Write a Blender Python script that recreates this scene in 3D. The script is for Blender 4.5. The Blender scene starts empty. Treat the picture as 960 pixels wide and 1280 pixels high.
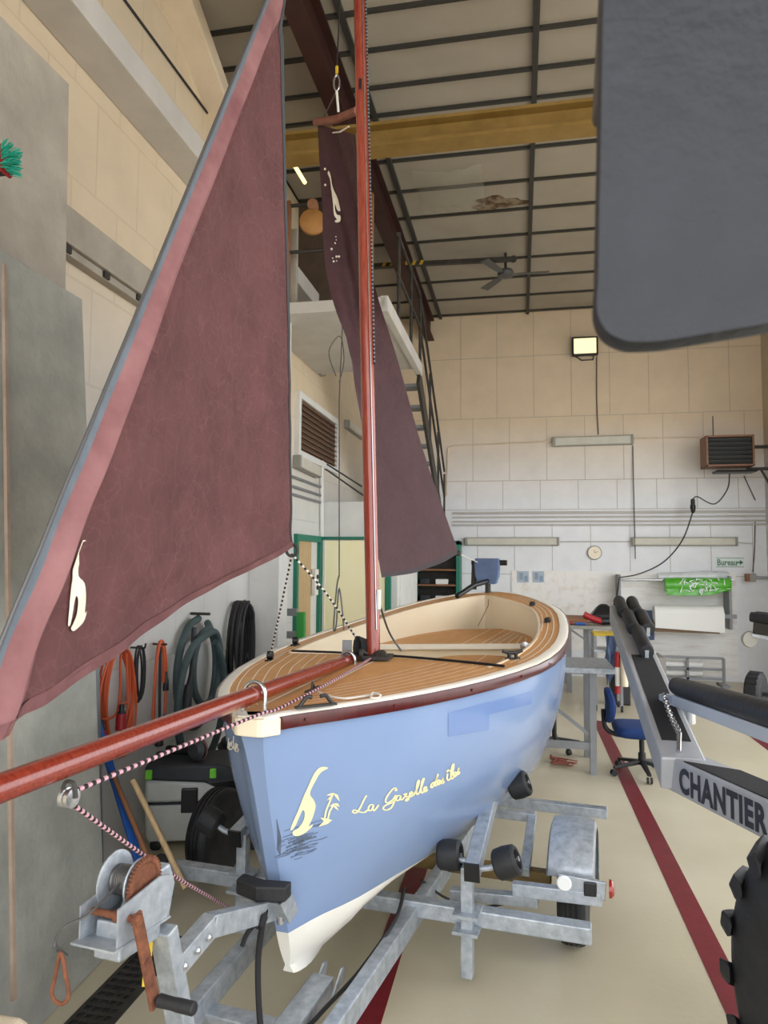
import bpy, bmesh, math, random
from mathutils import Vector, Matrix, Euler
from mathutils.bvhtree import BVHTree
from mathutils import noise as mnoise
random.seed(7)
PI = math.pi
SC = bpy.context.scene
COL = SC.collection
# ------------------------------------------------------------------ camera model (solved from the photograph's vanishing points)
F, CAMZ, YAW, PITCH, ROLL = 880.0, 2.0, 0.19086991, 0.06673227, math.radians(0.4)
fw = Vector((-math.sin(YAW)*math.cos(PITCH), math.cos(YAW)*math.cos(PITCH), math.sin(PITCH)))
r0 = Vector((math.cos(YAW), math.sin(YAW), 0)); u0 = r0.cross(fw)
rt = math.cos(ROLL)*r0 + math.sin(ROLL)*u0; up = -math.sin(ROLL)*r0 + math.cos(ROLL)*u0
CAM = Vector((0, 0, CAMZ))
def ray(u, v): return fw + rt*((u-480)/F) + up*((640-v)/F)
def atz(u, v, z): d = ray(u, v); return CAM + d*((z-CAMZ)/d.z)
def aty(u, v, y): d = ray(u, v); return CAM + d*(y/d.y)
def atx(u, v, x): d = ray(u, v); return CAM + d*(x/d.x)
def V(*a): return Vector(a)

cd = bpy.data.cameras.new('camera'); cam = bpy.data.objects.new('camera', cd); COL.objects.link(cam)
cam.matrix_world = Matrix(((rt.x, up.x, -fw.x, CAM.x), (rt.y, up.y, -fw.y, CAM.y), (rt.z, up.z, -fw.z, CAM.z), (0, 0, 0, 1)))
cd.sensor_fit = 'VERTICAL'; cd.sensor_height = 36; cd.lens = 36*F/1280; cd.clip_start = .02; cd.clip_end = 200
cd.dof.use_dof = True; cd.dof.focus_distance = 3.6; cd.dof.aperture_fstop = 6.5
SC.camera = cam

# ------------------------------------------------------------------ materials
def sail_mat(name, col, col2, crease, rough=.85):
    m = bpy.data.materials.new(name); m.use_nodes = True; nt = m.node_tree; b = nt.nodes['Principled BSDF']
    tc = nt.nodes.new('ShaderNodeTexCoord')
    n = nt.nodes.new('ShaderNodeTexNoise'); n.inputs['Scale'].default_value = 3.2; n.inputs['Detail'].default_value = 9; n.inputs['Roughness'].default_value = .68
    nt.links.new(tc.outputs['Object'], n.inputs['Vector'])
    r = nt.nodes.new('ShaderNodeValToRGB'); r.color_ramp.elements[0].position = .32; r.color_ramp.elements[1].position = .72
    r.color_ramp.elements[0].color = lin(col); r.color_ramp.elements[1].color = lin(col2); nt.links.new(n.outputs['Fac'], r.inputs['Fac'])
    last = r.outputs['Color']; hs = []
    for sc, w, amt, dist in ((5., .016, .22, .25), (13., .05, .16, .12), (2.3, .006, .26, .2)):
        vd = nt.nodes.new('ShaderNodeVectorMath'); vd.operation = 'MULTIPLY_ADD'; vd.inputs[1].default_value = (dist, dist, dist)
        nt.links.new(n.outputs['Color'], vd.inputs[0]); nt.links.new(tc.outputs['Object'], vd.inputs[2])
        k = nt.nodes.new('ShaderNodeTexVoronoi'); k.feature = 'DISTANCE_TO_EDGE'; k.inputs['Scale'].default_value = sc
        nt.links.new(vd.outputs[0], k.inputs['Vector'])
        c = k
        d = nt.nodes.new('ShaderNodeMapRange'); d.inputs['From Min'].default_value = 0; d.inputs['From Max'].default_value = w; d.inputs['To Min'].default_value = amt; d.inputs['To Max'].default_value = 0
        nt.links.new(c.outputs[0], d.inputs['Value'])
        mx = nt.nodes.new('ShaderNodeMix'); mx.data_type = 'RGBA'; nt.links.new(d.outputs[0], mx.inputs[0]); nt.links.new(last, mx.inputs[6]); mx.inputs[7].default_value = lin(crease)
        last = mx.outputs[2]; hs.append(d.outputs[0])
    nt.links.new(last, b.inputs['Base Color']); b.inputs['Roughness'].default_value = rough
    n2 = nt.nodes.new('ShaderNodeTexNoise'); n2.inputs['Scale'].default_value = 9; n2.inputs['Detail'].default_value = 4; n2.inputs['Distortion'].default_value = 1.2
    nt.links.new(tc.outputs['Object'], n2.inputs['Vector'])
    ad = nt.nodes.new('ShaderNodeMath'); ad.operation = 'MULTIPLY_ADD'; ad.inputs[1].default_value = .5; nt.links.new(hs[0], ad.inputs[0]); nt.links.new(n2.outputs['Fac'], ad.inputs[2])
    bp = nt.nodes.new('ShaderNodeBump'); bp.inputs['Strength'].default_value = .45; bp.inputs['Distance'].default_value = .02
    nt.links.new(ad.outputs[0], bp.inputs['Height']); nt.links.new(bp.outputs['Normal'], b.inputs['Normal'])
    return m
def lin(c):
    return tuple(((x/255)/12.92 if x/255 <= .04045 else (((x/255)+.055)/1.055)**2.4) for x in c) + (1,)
MATS = {}
def mat(name, col, rough=.6, metal=0., col2=None, scale=6., lo=.35, hi=.7, bump=0., bscale=None, coat=0., emit=0., stretch=None, alpha=1., trans=0., sheen=0., spec=.5, detail=6.):
    m = bpy.data.materials.new(name); m.use_nodes = True
    nt = m.node_tree; b = nt.nodes['Principled BSDF']
    b.inputs['Base Color'].default_value = lin(col); b.inputs['Roughness'].default_value = rough
    b.inputs['Metallic'].default_value = metal; b.inputs['Specular IOR Level'].default_value = spec
    if coat: b.inputs['Coat Weight'].default_value = coat; b.inputs['Coat Roughness'].default_value = .08
    if sheen: b.inputs['Sheen Weight'].default_value = sheen
    if trans: b.inputs['Transmission Weight'].default_value = trans
    if alpha < 1: b.inputs['Alpha'].default_value = alpha
    if emit: b.inputs['Emission Color'].default_value = lin(col); b.inputs['Emission Strength'].default_value = emit
    if col2 or bump:
        tc = nt.nodes.new('ShaderNodeTexCoord'); mp = nt.nodes.new('ShaderNodeMapping')
        nt.links.new(tc.outputs['Object'], mp.inputs['Vector'])
        if stretch: mp.inputs['Scale'].default_value = stretch
    if col2:
        n = nt.nodes.new('ShaderNodeTexNoise'); n.inputs['Scale'].default_value = scale; n.inputs['Detail'].default_value = detail
        n.inputs['Roughness'].default_value = .6
        nt.links.new(mp.outputs['Vector'], n.inputs['Vector'])
        r = nt.nodes.new('ShaderNodeValToRGB'); r.color_ramp.elements[0].position = lo; r.color_ramp.elements[1].position = hi
        r.color_ramp.elements[0].color = lin(col); r.color_ramp.elements[1].color = lin(col2)
        nt.links.new(n.outputs['Fac'], r.inputs['Fac']); nt.links.new(r.outputs['Color'], b.inputs['Base Color'])
    if bump:
        n2 = nt.nodes.new('ShaderNodeTexNoise'); n2.inputs['Scale'].default_value = bscale or scale*3; n2.inputs['Detail'].default_value = 5
        nt.links.new(mp.outputs['Vector'], n2.inputs['Vector'])
        bp = nt.nodes.new('ShaderNodeBump'); bp.inputs['Strength'].default_value = bump; bp.inputs['Distance'].default_value = .02
        nt.links.new(n2.outputs['Fac'], bp.inputs['Height']); nt.links.new(bp.outputs['Normal'], b.inputs['Normal'])
    MATS[name] = m
    return m

galv = mat('galvanised_steel', (150,158,166), .5, .55, (196,202,208), 22, .3, .75, .08)
steel = mat('bright_steel', (190,192,194), .25, .9)
greysteel = mat('grey_painted_steel', (128,130,133), .45, .2, (140,142,146), 5)
darksteel = mat('dark_steel', (52,50,48), .6, .3, (72,68,62), 9)
rust = mat('rusted_steel', (88,50,36), .85, .1, (138,86,58), 30, .3, .75, .2)
rubber = mat('black_rubber', (24,25,28), .62, 0, (40,41,44), 14, .35, .8, .1)
plastic = mat('black_plastic', (22,23,26), .4, 0)
dplastic = mat('dark_grey_plastic', (44,47,52), .5, 0, (58,60,64), 8)
hullblue = mat('blue_gelcoat', (128,150,187), .2, 0, (135,157,193), 1.2, .35, .7, coat=.12, spec=.4)
hullblue2 = mat('darker_blue_touch_up', (113,139,187), .2, 0, coat=.4)
hullwhite = mat('white_antifouling', (236,234,226), .32, 0, (226,222,210), 4)
cream = mat('cream_gelcoat', (238,226,200), .3, 0, (232,218,190), 2, coat=.2)
offwhite = mat('off_white_gelcoat', (240,235,222), .3, 0)
teak = mat('teak_decking', (204,148,90), .62, 0, (216,164,106), 5, .3, .7, .05, stretch=(3,1,1))
caulk = mat('pale_caulking', (236,226,204), .6, 0)
mahog = mat('varnished_mahogany', (66,12,15), .28, 0, (82,20,20), 8, stretch=(6,6,1), coat=.2)
mastred = mat('red_varnished_spruce', (126,40,29), .25, 0, (166,78,58), 14, .3, .75, stretch=(9,9,.35), coat=.5)
spritred = mat('red_varnished_bowsprit', (108,29,19), .25, 0, (146,58,38), 14, .3, .75, stretch=(1.2,9,9), coat=.5)
yardred = mat('weathered_red_spar', (120,66,52), .5, 0, (146,88,72), 12)
sailm = sail_mat('maroon_sailcloth', (80,45,46), (104,63,63), (136,94,94))
sailluff = mat('faded_pink_sailcloth', (112,68,70), .85, 0, (150,106,106), 4, .3, .72, .3, 12)
saildark = sail_mat('dark_plum_sailcloth', (60,32,37), (74,43,47), (92,60,62), .75)
greyband = mat('blue_grey_sail_band', (86,96,106), .75, 0, (106,116,126), 9, .3, .7, .15, 20)
decal = mat('cream_decal', (243,233,180), .5)
decalw = mat('off_white_sail_patch', (232,224,206), .7)
concrete = mat('grey_concrete', (140,142,134), .85, 0, (172,172,162), 3.2, .3, .72, .25, 30)
concrete2 = mat('warm_grey_concrete', (150,142,130), .88, 0, (178,170,156), 2.6, .3, .72, .25, 24)
whitepaint = mat('white_painted_masonry', (212,212,208), .7, 0, (226,226,222), 3, .3, .7, .12, 18)
beigepaint = mat('beige_painted_masonry', (212,194,168), .75, 0, (224,208,184), 3, .3, .7, .2, 18)
greypaint = mat('light_grey_painted_concrete', (190,186,180), .75, 0, (204,200,194), 3, .3, .7, .12, 18)
ylw = mat('ochre_crane_paint', (126,98,42), .6, 0, (146,116,58), 5)
redbeam = mat('dark_red_steel', (48,20,17), .6, .1, (62,28,22), 6)
ceilm = mat('grey_beige_ceiling_panel', (160,152,140), .85, 0, (170,162,150), 1.3, .35, .65)
gridm = mat('dark_ceiling_bar', (52,50,46), .6)
redline = mat('red_floor_paint', (104,10,25), .4, 0, (120,24,38), 9, .35, .8, .05)
orange = mat('orange_cable_sheath', (206,92,50), .45)
redplug = mat('red_plug_plastic', (168,32,40), .4)
blueplug = mat('blue_plug_plastic', (52,104,150), .4)
hosem = mat('dark_green_hose', (58,76,78), .6, 0, (72,90,92), 8)
vacgrey = mat('pale_grey_vacuum_plastic', (208,210,206), .45, 0, (196,198,194), 5)
vacdark = mat('charcoal_vacuum_plastic', (44,48,54), .55, 0, (56,60,66), 10)
lime = mat('lime_green_plastic', (120,214,60), .4)
woodpale = mat('pale_broom_wood', (196,170,128), .6, 0, (178,148,106), 8, stretch=(8,8,1))
woodbrown = mat('brown_wood', (150,104,70), .65, 0, (130,86,56), 7)
board = mat('brown_hardboard', (138,112,86), .75, 0, (124,100,78), 5)
bluepl = mat('blue_plastic', (36,92,176), .45)
chairblue = mat('blue_chair_fabric', (12,44,98), .85, 0, (18,54,110), 30)
ropeblack = mat('black_rope', (30,28,30), .8, 0)
ropepink = mat('pink_rope_fleck', (206,158,168), .8)
ropewhite = mat('white_rope', (218,214,206), .8)
wire = mat('grey_wire', (96,96,96), .4, .6)
cordblack = mat('black_cable', (38,38,40), .6)
greenpaint = mat('green_door_paint', (26,118,96), .5)
yellowdoor = mat('cream_yellow_door', (255,246,200), .55, 0, (255,249,212), 3)
glassdark = mat('dark_louvre', (84,70,58), .6)
heaterw = mat('heater_brown_case', (132,92,68), .5, .2, (116,80,60), 7)
heaterg = mat('heater_grey_louvre', (92,94,94), .5, .4)
lampdiff = mat('dusty_lamp_diffuser', (196,194,180), .45, 0, (206,204,190), 6)
lampbody = mat('lamp_body_grey', (148,146,138), .5, 0)
greenfilm = mat('green_plastic_film', (66,158,32), .28, 0, (96,188,52), 7, coat=.3)
clearfilm = mat('milky_plastic_film', (226,230,230), .25, 0, (205,212,214), 9, coat=.4)
paper = mat('white_paper_roll', (240,240,236), .6)
tarp = mat('translucent_plastic_sheet', (190,186,176), .25, 0, alpha=.2)
beamgrey = mat('pale_grey_beam_paint', (172,174,178), .45, .1, (182,184,188), 5)
signw = mat('sign_white', (222,232,226), .4)
signg = mat('sign_green', (40,110,84), .5)
blackyellow = mat('hazard_yellow', (206,168,48), .5)
whiteref = mat('white_reflector', (236,238,238), .3)
redref = mat('red_lens', (150,28,22), .25, coat=.5)
brass = mat('brass', (170,138,60), .35, .8)
gold = mat('yellow_strap', (206,176,40), .6)
whitepl = mat('white_plastic', (228,228,224), .4)
teal = mat('teal_bristles', (38,168,140), .8)
blackpad = mat('black_padded_vinyl', (34,34,37), .5, 0, (46,46,50), 9, .3, .75, .25, 25)
greyvinyl = mat('blue_grey_vinyl', (23,25,31), .62, 0, (30,33,40), 16, .3, .75, .2, 70)
ltblue = mat('pale_blue_grey_paint', (204,212,220), .4, .0)
charc = mat('charcoal_lettering', (52,54,66), .5)
matblack = mat('black_grip_mat', (30,30,31), .9, 0, (38,38,40), 40)
stainm = mat('brown_water_stain', (84,58,36), .9, 0, (140,126,106), 7, .42, .58)
axlem = mat('yellowed_axle_paint', (112,92,52), .7, .1, (134,112,68), 7)
scuffm = mat('dark_scuff', (92,104,122), .7)
bluebag = mat('slate_blue_cloth', (84,102,134), .85, 0, (98,116,150), 8)

# floor: cream resin, with wear
def floor_mat():
    m = bpy.data.materials.new('cream_resin_floor'); m.use_nodes = True; nt = m.node_tree; b = nt.nodes['Principled BSDF']
    g = nt.nodes.new('ShaderNodeNewGeometry')
    n = nt.nodes.new('ShaderNodeTexNoise'); n.inputs['Scale'].default_value = .9; n.inputs['Detail'].default_value = 8
    nt.links.new(g.outputs['Position'], n.inputs['Vector'])
    r = nt.nodes.new('ShaderNodeValToRGB'); r.color_ramp.elements[0].position = .3; r.color_ramp.elements[1].position = .7
    r.color_ramp.elements[0].color = lin((186,176,150)); r.color_ramp.elements[1].color = lin((204,195,170))
    nt.links.new(n.outputs['Fac'], r.inputs['Fac'])
    n3 = nt.nodes.new('ShaderNodeTexNoise'); n3.inputs['Scale'].default_value = 7; n3.inputs['Detail'].default_value = 10; n3.inputs['Roughness'].default_value = .7
    nt.links.new(g.outputs['Position'], n3.inputs['Vector'])
    r3 = nt.nodes.new('ShaderNodeValToRGB'); r3.color_ramp.elements[0].position = .66; r3.color_ramp.elements[1].position = .74
    mx = nt.nodes.new('ShaderNodeMix'); mx.data_type = 'RGBA'
    nt.links.new(n3.outputs['Fac'], r3.inputs['Fac']); nt.links.new(r3.outputs['Color'], mx.inputs[0])
    nt.links.new(r.outputs['Color'], mx.inputs[6]); mx.inputs[7].default_value = lin((168,152,122))
    nt.links.new(mx.outputs[2], b.inputs['Base Color'])
    b.inputs['Roughness'].default_value = .3
    n2 = nt.nodes.new('ShaderNodeTexNoise'); n2.inputs['Scale'].default_value = 26; n2.inputs['Detail'].default_value = 4
    nt.links.new(g.outputs['Position'], n2.inputs['Vector'])
    bp = nt.nodes.new('ShaderNodeBump'); bp.inputs['Strength'].default_value = .18; bp.inputs['Distance'].default_value = .01
    nt.links.new(n2.outputs['Fac'], bp.inputs['Height']); nt.links.new(bp.outputs['Normal'], b.inputs['Normal'])
    return m
# wall colour by height: fades from white below to beige above; block joints from a brick texture
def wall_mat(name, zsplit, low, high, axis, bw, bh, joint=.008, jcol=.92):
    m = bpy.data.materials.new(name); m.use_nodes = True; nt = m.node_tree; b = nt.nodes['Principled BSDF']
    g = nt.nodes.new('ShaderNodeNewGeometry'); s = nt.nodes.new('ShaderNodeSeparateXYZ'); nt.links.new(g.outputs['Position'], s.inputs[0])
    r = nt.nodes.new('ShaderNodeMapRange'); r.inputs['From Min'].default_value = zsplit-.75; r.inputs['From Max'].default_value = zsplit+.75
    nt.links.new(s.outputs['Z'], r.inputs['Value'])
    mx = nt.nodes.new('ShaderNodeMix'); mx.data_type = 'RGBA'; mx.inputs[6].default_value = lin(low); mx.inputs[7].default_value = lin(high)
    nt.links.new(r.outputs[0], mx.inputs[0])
    n = nt.nodes.new('ShaderNodeTexNoise'); n.inputs['Scale'].default_value = 2.2; n.inputs['Detail'].default_value = 9; n.inputs['Roughness'].default_value = .65
    nt.links.new(g.outputs['Position'], n.inputs['Vector'])
    r2 = nt.nodes.new('ShaderNodeMapRange'); r2.inputs['From Min'].default_value = .3; r2.inputs['From Max'].default_value = .75; r2.inputs['To Min'].default_value = .90; r2.inputs['To Max'].default_value = 1.03
    nt.links.new(n.outputs['Fac'], r2.inputs['Value'])
    m2 = nt.nodes.new('ShaderNodeMix'); m2.data_type = 'RGBA'; m2.blend_type = 'MULTIPLY'; m2.inputs[0].default_value = 1
    nt.links.new(mx.outputs[2], m2.inputs[6]); nt.links.new(r2.outputs[0], m2.inputs[7])
    last = m2.outputs[2]
    if bw:
        c = nt.nodes.new('ShaderNodeCombineXYZ'); nt.links.new(s.outputs[axis], c.inputs[0]); nt.links.new(s.outputs['Z'], c.inputs[1])
        bt = nt.nodes.new('ShaderNodeTexBrick'); bt.inputs['Scale'].default_value = 1; bt.inputs['Brick Width'].default_value = bw; bt.inputs['Row Height'].default_value = bh
        bt.inputs['Mortar Size'].default_value = joint; bt.inputs['Mortar Smooth'].default_value = .3
        nt.links.new(c.outputs[0], bt.inputs['Vector'])
        m3 = nt.nodes.new('ShaderNodeMix'); m3.data_type = 'RGBA'; m3.blend_type = 'MULTIPLY'; nt.links.new(bt.outputs['Fac'], m3.inputs[0])
        nt.links.new(last, m3.inputs[6]); m3.inputs[7].default_value = (jcol, jcol, jcol, 1)
        last = m3.outputs[2]
        bp = nt.nodes.new('ShaderNodeBump'); bp.inputs['Strength'].default_value = .4; bp.inputs['Distance'].default_value = -.01
        nt.links.new(bt.outputs['Fac'], bp.inputs['Height']); nt.links.new(bp.outputs['Normal'], b.inputs['Normal'])
    nt.links.new(last, b.inputs['Base Color']); b.inputs['Roughness'].default_value = .75
    return m

# ------------------------------------------------------------------ mesh builder
class MB:
    def __init__(self): self.v = []; self.f = []; self.m = []; self.mi = 0
    def mat(self, i): self.mi = i; return self
    def add(self, vs, fs):
        o = len(self.v); self.v += [Vector(p) for p in vs]
        for f in fs: self.f.append([o+i for i in f]); self.m.append(self.mi)
        return self
    def hexa(self, p):   # 8 points: bottom 4, top 4
        return self.add(p, [(3,2,1,0),(4,5,6,7),(0,1,5,4),(1,2,6,5),(2,3,7,6),(3,0,4,7)])
    def box(self, c, s, rot=None):
        c = Vector(c); M = Euler(rot).to_matrix() if rot else Matrix.Identity(3)
        h = Vector(s)/2
        return self.hexa([c + M@Vector((x*h.x, y*h.y, z*h.z)) for z in (-1,1) for x, y in ((-1,-1),(1,-1),(1,1),(-1,1))])
    def bx(self, x0, x1, y0, y1, z0, z1): return self.box(((x0+x1)/2,(y0+y1)/2,(z0+z1)/2), (x1-x0,y1-y0,z1-z0))
    def bar(self, a, b, w, h, upv=(0,0,1), w2=None, h2=None):
        a = Vector(a); b = Vector(b); d = (b-a).normalized(); U = Vector(upv)
        s = d.cross(U)
        if s.length < 1e-4: s = d.cross(Vector((1,0,0)))
        s.normalize(); t = s.cross(d)
        w2 = w if w2 is None else w2; h2 = h if h2 is None else h2
        A = [a + s*(x*w/2) + t*(y*h/2) for x, y in ((-1,-1),(1,-1),(1,1),(-1,1))]
        B = [b + s*(x*w2/2) + t*(y*h2/2) for x, y in ((-1,-1),(1,-1),(1,1),(-1,1))]
        return self.hexa(A+B)
    def loft(self, rings, closed=True, cap=True):
        n = len(rings[0]); o = len(self.v)
        for r in rings: self.v += [Vector(p) for p in r]
        for i in range(len(rings)-1):
            for j in range(n if closed else n-1):
                k = (j+1) % n
                self.f.append([o+i*n+j, o+i*n+k, o+(i+1)*n+k, o+(i+1)*n+j]); self.m.append(self.mi)
        if cap and closed:
            self.f.append([o+j for j in reversed(range(n))]); self.m.append(self.mi)
            self.f.append([o+(len(rings)-1)*n+j for j in range(n)]); self.m.append(self.mi)
        return self
    def tube(self, pts, r, n=8, closed=False, stripe=0, r2=None):
        pts = [Vector(p) for p in pts]; N = len(pts); rings = []; prev = None
        for i, p in enumerate(pts):
            if closed: d = pts[(i+1) % N]-pts[i-1]
            else: d = pts[min(i+1, N-1)]-pts[max(i-1, 0)]
            d.normalize()
            if prev is None: s = d.orthogonal().normalized()
            else:
                s = prev - d*prev.dot(d)
                s = s.normalized() if s.length > 1e-6 else d.orthogonal().normalized()
            prev = s; t = d.cross(s)
            rr = r if r2 is None else r + (r2-r)*i/max(1, N-1)
            rings.append([p + (s*math.cos(a) + t*math.sin(a))*rr for a in [2*PI*k/n for k in range(n)]])
        if stripe:
            for i in range(N-1):
                self.mi = (i//stripe) % 2; self.loft([rings[i], rings[i+1]], True, False)
            return self
        if closed: rings.append(rings[0])
        return self.loft(rings, True, not closed)
    def cyl(self, a, b, r, r2=None, n=20): return self.tube([a, b], r, n, r2=r if r2 is None else r2)
    def lathe(self, prof, o, axis=(0,0,1), n=32, ref=None):   # prof: (r, h)
        o = Vector(o); ax = Vector(axis).normalized(); s = (Vector(ref) if ref else ax.orthogonal()).normalized(); t = ax.cross(s)
        rings = [[o + ax*h + (s*math.cos(2*PI*k/n) + t*math.sin(2*PI*k/n))*max(r, 1e-4) for k in range(n)] for r, h in prof]
        return self.loft(rings, True, True)
    def prism(self, poly, vec):
        poly = [Vector(p) for p in poly]; vec = Vector(vec); n = len(poly)
        o = len(self.v); self.v += poly + [p+vec for p in poly]
        for f in [list(range(n)), list(reversed(range(n, 2*n)))]: self.f.append([o+i for i in f]); self.m.append(self.mi)
        for i in range(n): j = (i+1) % n; self.f.append([o+j, o+i, o+n+i, o+n+j]); self.m.append(self.mi)
        return self
    def sphere(self, c, r, n=12):
        c = Vector(c); rr = r if hasattr(r, '__len__') else (r, r, r)
        rings = []
        for i in range(n+1):
            a = PI*i/n; rings.append([c + Vector((rr[0]*max(math.sin(a),1e-3)*math.cos(2*PI*k/(2*n)), rr[1]*max(math.sin(a),1e-3)*math.sin(2*PI*k/(2*n)), rr[2]*math.cos(a))) for k in range(2*n)])
        return self.loft(rings)
    def quadgrid(self, G):   # 2-D grid of points
        return self.loft(G, closed=False)
    def build(self, name, ms, parent=None, base=None, smooth=False, bevel=0, solid=0, sub=0, seg=2, angle=35):
        base = Vector(base) if base is not None else (world_loc(parent) if parent else Vector((0,0,0)))
        me = bpy.data.meshes.new(name); me.from_pydata([p-base for p in self.v], [], self.f)
        ms = ms if isinstance(ms, (list, tuple)) else [ms]
        for m in ms: me.materials.append(m)
        for i, p in enumerate(me.polygons): p.material_index = min(self.m[i], len(ms)-1); p.use_smooth = smooth
        bm = bmesh.new(); bm.from_mesh(me); bmesh.ops.recalc_face_normals(bm, faces=bm.faces); bm.to_mesh(me); bm.free()
        me.update()
        o = bpy.data.objects.new(name, me); COL.objects.link(o)
        if parent: o.parent = parent; o.location = base - world_loc(parent)
        else: o.location = base
        if solid:
            md = o.modifiers.new('solid', 'SOLIDIFY'); md.thickness = solid; md.offset = 0
        if sub:
            md = o.modifiers.new('sub', 'SUBSURF'); md.levels = sub; md.render_levels = sub
        if bevel:
            md = o.modifiers.new('bevel', 'BEVEL'); md.width = bevel; md.segments = seg; md.limit_method = 'ANGLE'; md.angle_limit = math.radians(40)
            md.harden_normals = False
        if smooth and angle:
            try:
                for e in me.edges: pass
                me.set_sharp_from_angle(angle=math.radians(angle))
            except Exception: pass
        return o
def world_loc(o):
    p = Vector((0,0,0))
    while o is not None: p += o.location; o = o.parent
    return p
def tag(o, label, cat, group=None):
    o['label'] = label; o['category'] = cat
    if group: o['group'] = group
    return o
def thing(name, label, cat, loc, group=None):
    o = bpy.data.objects.new(name, None); COL.objects.link(o); o.location = Vector(loc); o.empty_display_size = .1
    return tag(o, label, cat, group)
def struct(o): o['kind'] = 'structure'; return o
def smoothpts(P, n=6, closed=False):
    P = [Vector(p) for p in P]; N = len(P); out = []
    for i in range(N if closed else N-1):
        if closed: a, b, c, d = P[i-1], P[i], P[(i+1) % N], P[(i+2) % N]
        else: a, b, c, d = P[max(i-1, 0)], P[i], P[i+1], P[min(i+2, N-1)]
        for k in range(n):
            t = k/n; out.append(.5*((2*b) + (c-a)*t + (2*a-5*b+4*c-d)*t*t + (3*b-a-3*c+d)*t**3))
    if not closed: out.append(P[-1])
    return out
def resample(P, step):
    P = [Vector(p) for p in P]; out = [P[0]]; acc = 0
    for a, b in zip(P, P[1:]):
        L = (b-a).length; t = step-acc
        while t <= L: out.append(a.lerp(b, t/L)); t += step
        acc = (acc + L) % step if L else acc
    return out
def sag(a, b, d, n=12):
    a = Vector(a); b = Vector(b)
    return [a.lerp(b, i/n) - Vector((0,0,d*4*(i/n)*(1-i/n))) for i in range(n+1)]
def interp(x, T):
    if x <= T[0][0]: return T[0][1]
    for (a, p), (b, q) in zip(T, T[1:]):
        if x <= b: return p + (q-p)*(x-a)/(b-a)
    return T[-1][1]
def sinterp(x, T):   # smooth (Catmull-Rom) table look-up
    n = len(T)
    if x <= T[0][0]: return T[0][1]
    if x >= T[-1][0]: return T[-1][1]
    for i in range(n-1):
        if x <= T[i+1][0]:
            x0, y0 = T[i]; x1, y1 = T[i+1]; h = x1-x0
            m0 = (T[i+1][1]-T[i-1][1])/(T[i+1][0]-T[i-1][0]) if i > 0 else (y1-y0)/h
            m1 = (T[i+2][1]-T[i][1])/(T[i+2][0]-T[i][0]) if i < n-2 else (y1-y0)/h
            t = (x-x0)/h
            return (2*t**3-3*t*t+1)*y0 + (t**3-2*t*t+t)*h*m0 + (-2*t**3+3*t*t)*y1 + (t**3-t*t)*h*m1
def text_mesh(body, size, mapf, depth, name, m, parent, bold=.0, shear=0., spacing=1.):
    cu = bpy.data.curves.new('t', 'FONT'); cu.body = body; cu.size = size; cu.offset = bold; cu.space_character = spacing; cu.shear = shear; cu.resolution_u = 4
    o = bpy.data.objects.new('t', cu); COL.objects.link(o)
    dg = bpy.context.evaluated_depsgraph_get(); me = bpy.data.meshes.new_from_object(o.evaluated_get(dg))
    pts = [v.co.copy() for v in me.vertices]; fs = [list(p.vertices) for p in me.polygons]
    bpy.data.objects.remove(o); bpy.data.curves.remove(cu)
    xs = [p.x for p in pts]; ys = [p.y for p in pts]
    x0, x1, y0, y1 = min(xs), max(xs), min(ys), max(ys)
    b = MB(); b.add([mapf((p.x-x0)/(x1-x0), (p.y-y0)/(y1-y0)) for p in pts], fs); bpy.data.meshes.remove(me)
    return b.build(name, m, parent)
# ================================================================== THE SETTING
XL, XR, YB, ZC, YF = -2.7, 4.05, 12.78, 6.49, -1.2
FM = floor_mat()
struct(MB().bx(-6, 16, -9, YB+.2, -.12, 0).build('floor', FM))
# red painted lines
for k, (x, y0, y1) in enumerate(((.95, -.5, 9.3), (-.665, -.5, 9.0), (2.64, 3, 11.4))):
    struct(MB().bx(x-.065, x+.065, y0, y1, .0, .003).build('trim_%d' % (k+1), redline))
wb = wall_mat('back_wall_light_tint', 3.75, (240,242,246), (222,202,174), 'X', 0, 0)  # presumed mixed lighting, warm above and cool below, painted into the wall colour
wl = wall_mat('left_wall_paint', 3.3, (214,214,210), (214,196,168), 'Y', .5, .62)
wr = wall_mat('right_wall_paint', 3.6, (206,208,212), (202,186,162), 'Y', .5, .62)
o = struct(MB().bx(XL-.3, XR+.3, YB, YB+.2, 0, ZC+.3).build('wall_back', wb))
sm_ = mat('panel_seam', (172,160,146), .9)
s = MB()
rows = [(6.49, 5.68, .0), (5.68, 4.56, .0), (4.56, 3.42, .22), (3.42, 2.9, .1), (2.65, 1.75, .3)]
for z1, z0, off in rows:
    s.bx(XL, XR, YB-.003, YB, z0-.004, z0+.004)
    x = XL + .34 + off
    while x < XR:
        s.bx(x-.004, x+.004, YB-.003, YB, z0, z1); x += .655
struct(s.build('trim_4', sm_))
struct(MB().bx(XL-.25, XL, 3.0, YB, 0, ZC+.3).build('wall_left', wl))
struct(MB().bx(XL-.25, XL, YF, 3.0, 0, ZC+.3).build('wall_front_left', wl))
struct(MB().bx(XR, XR+.25, 10.6, YB, 0, ZC+.3).bx(XR, XR+.25, YF, 10.6, 5.0, ZC+.3).build('wall_right', wr))  # wide unseen opening below, added to let daylight brighten the back
struct(MB().bx(XL-.25, XR+.25, YF-.2, YF, 5.6, ZC+.3).build('wall_front', beigepaint))
struct(MB().bx(XL-.25, XR+.25, YF-.2, YB+.2, ZC, ZC+.12).build('ceiling', ceilm))
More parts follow.
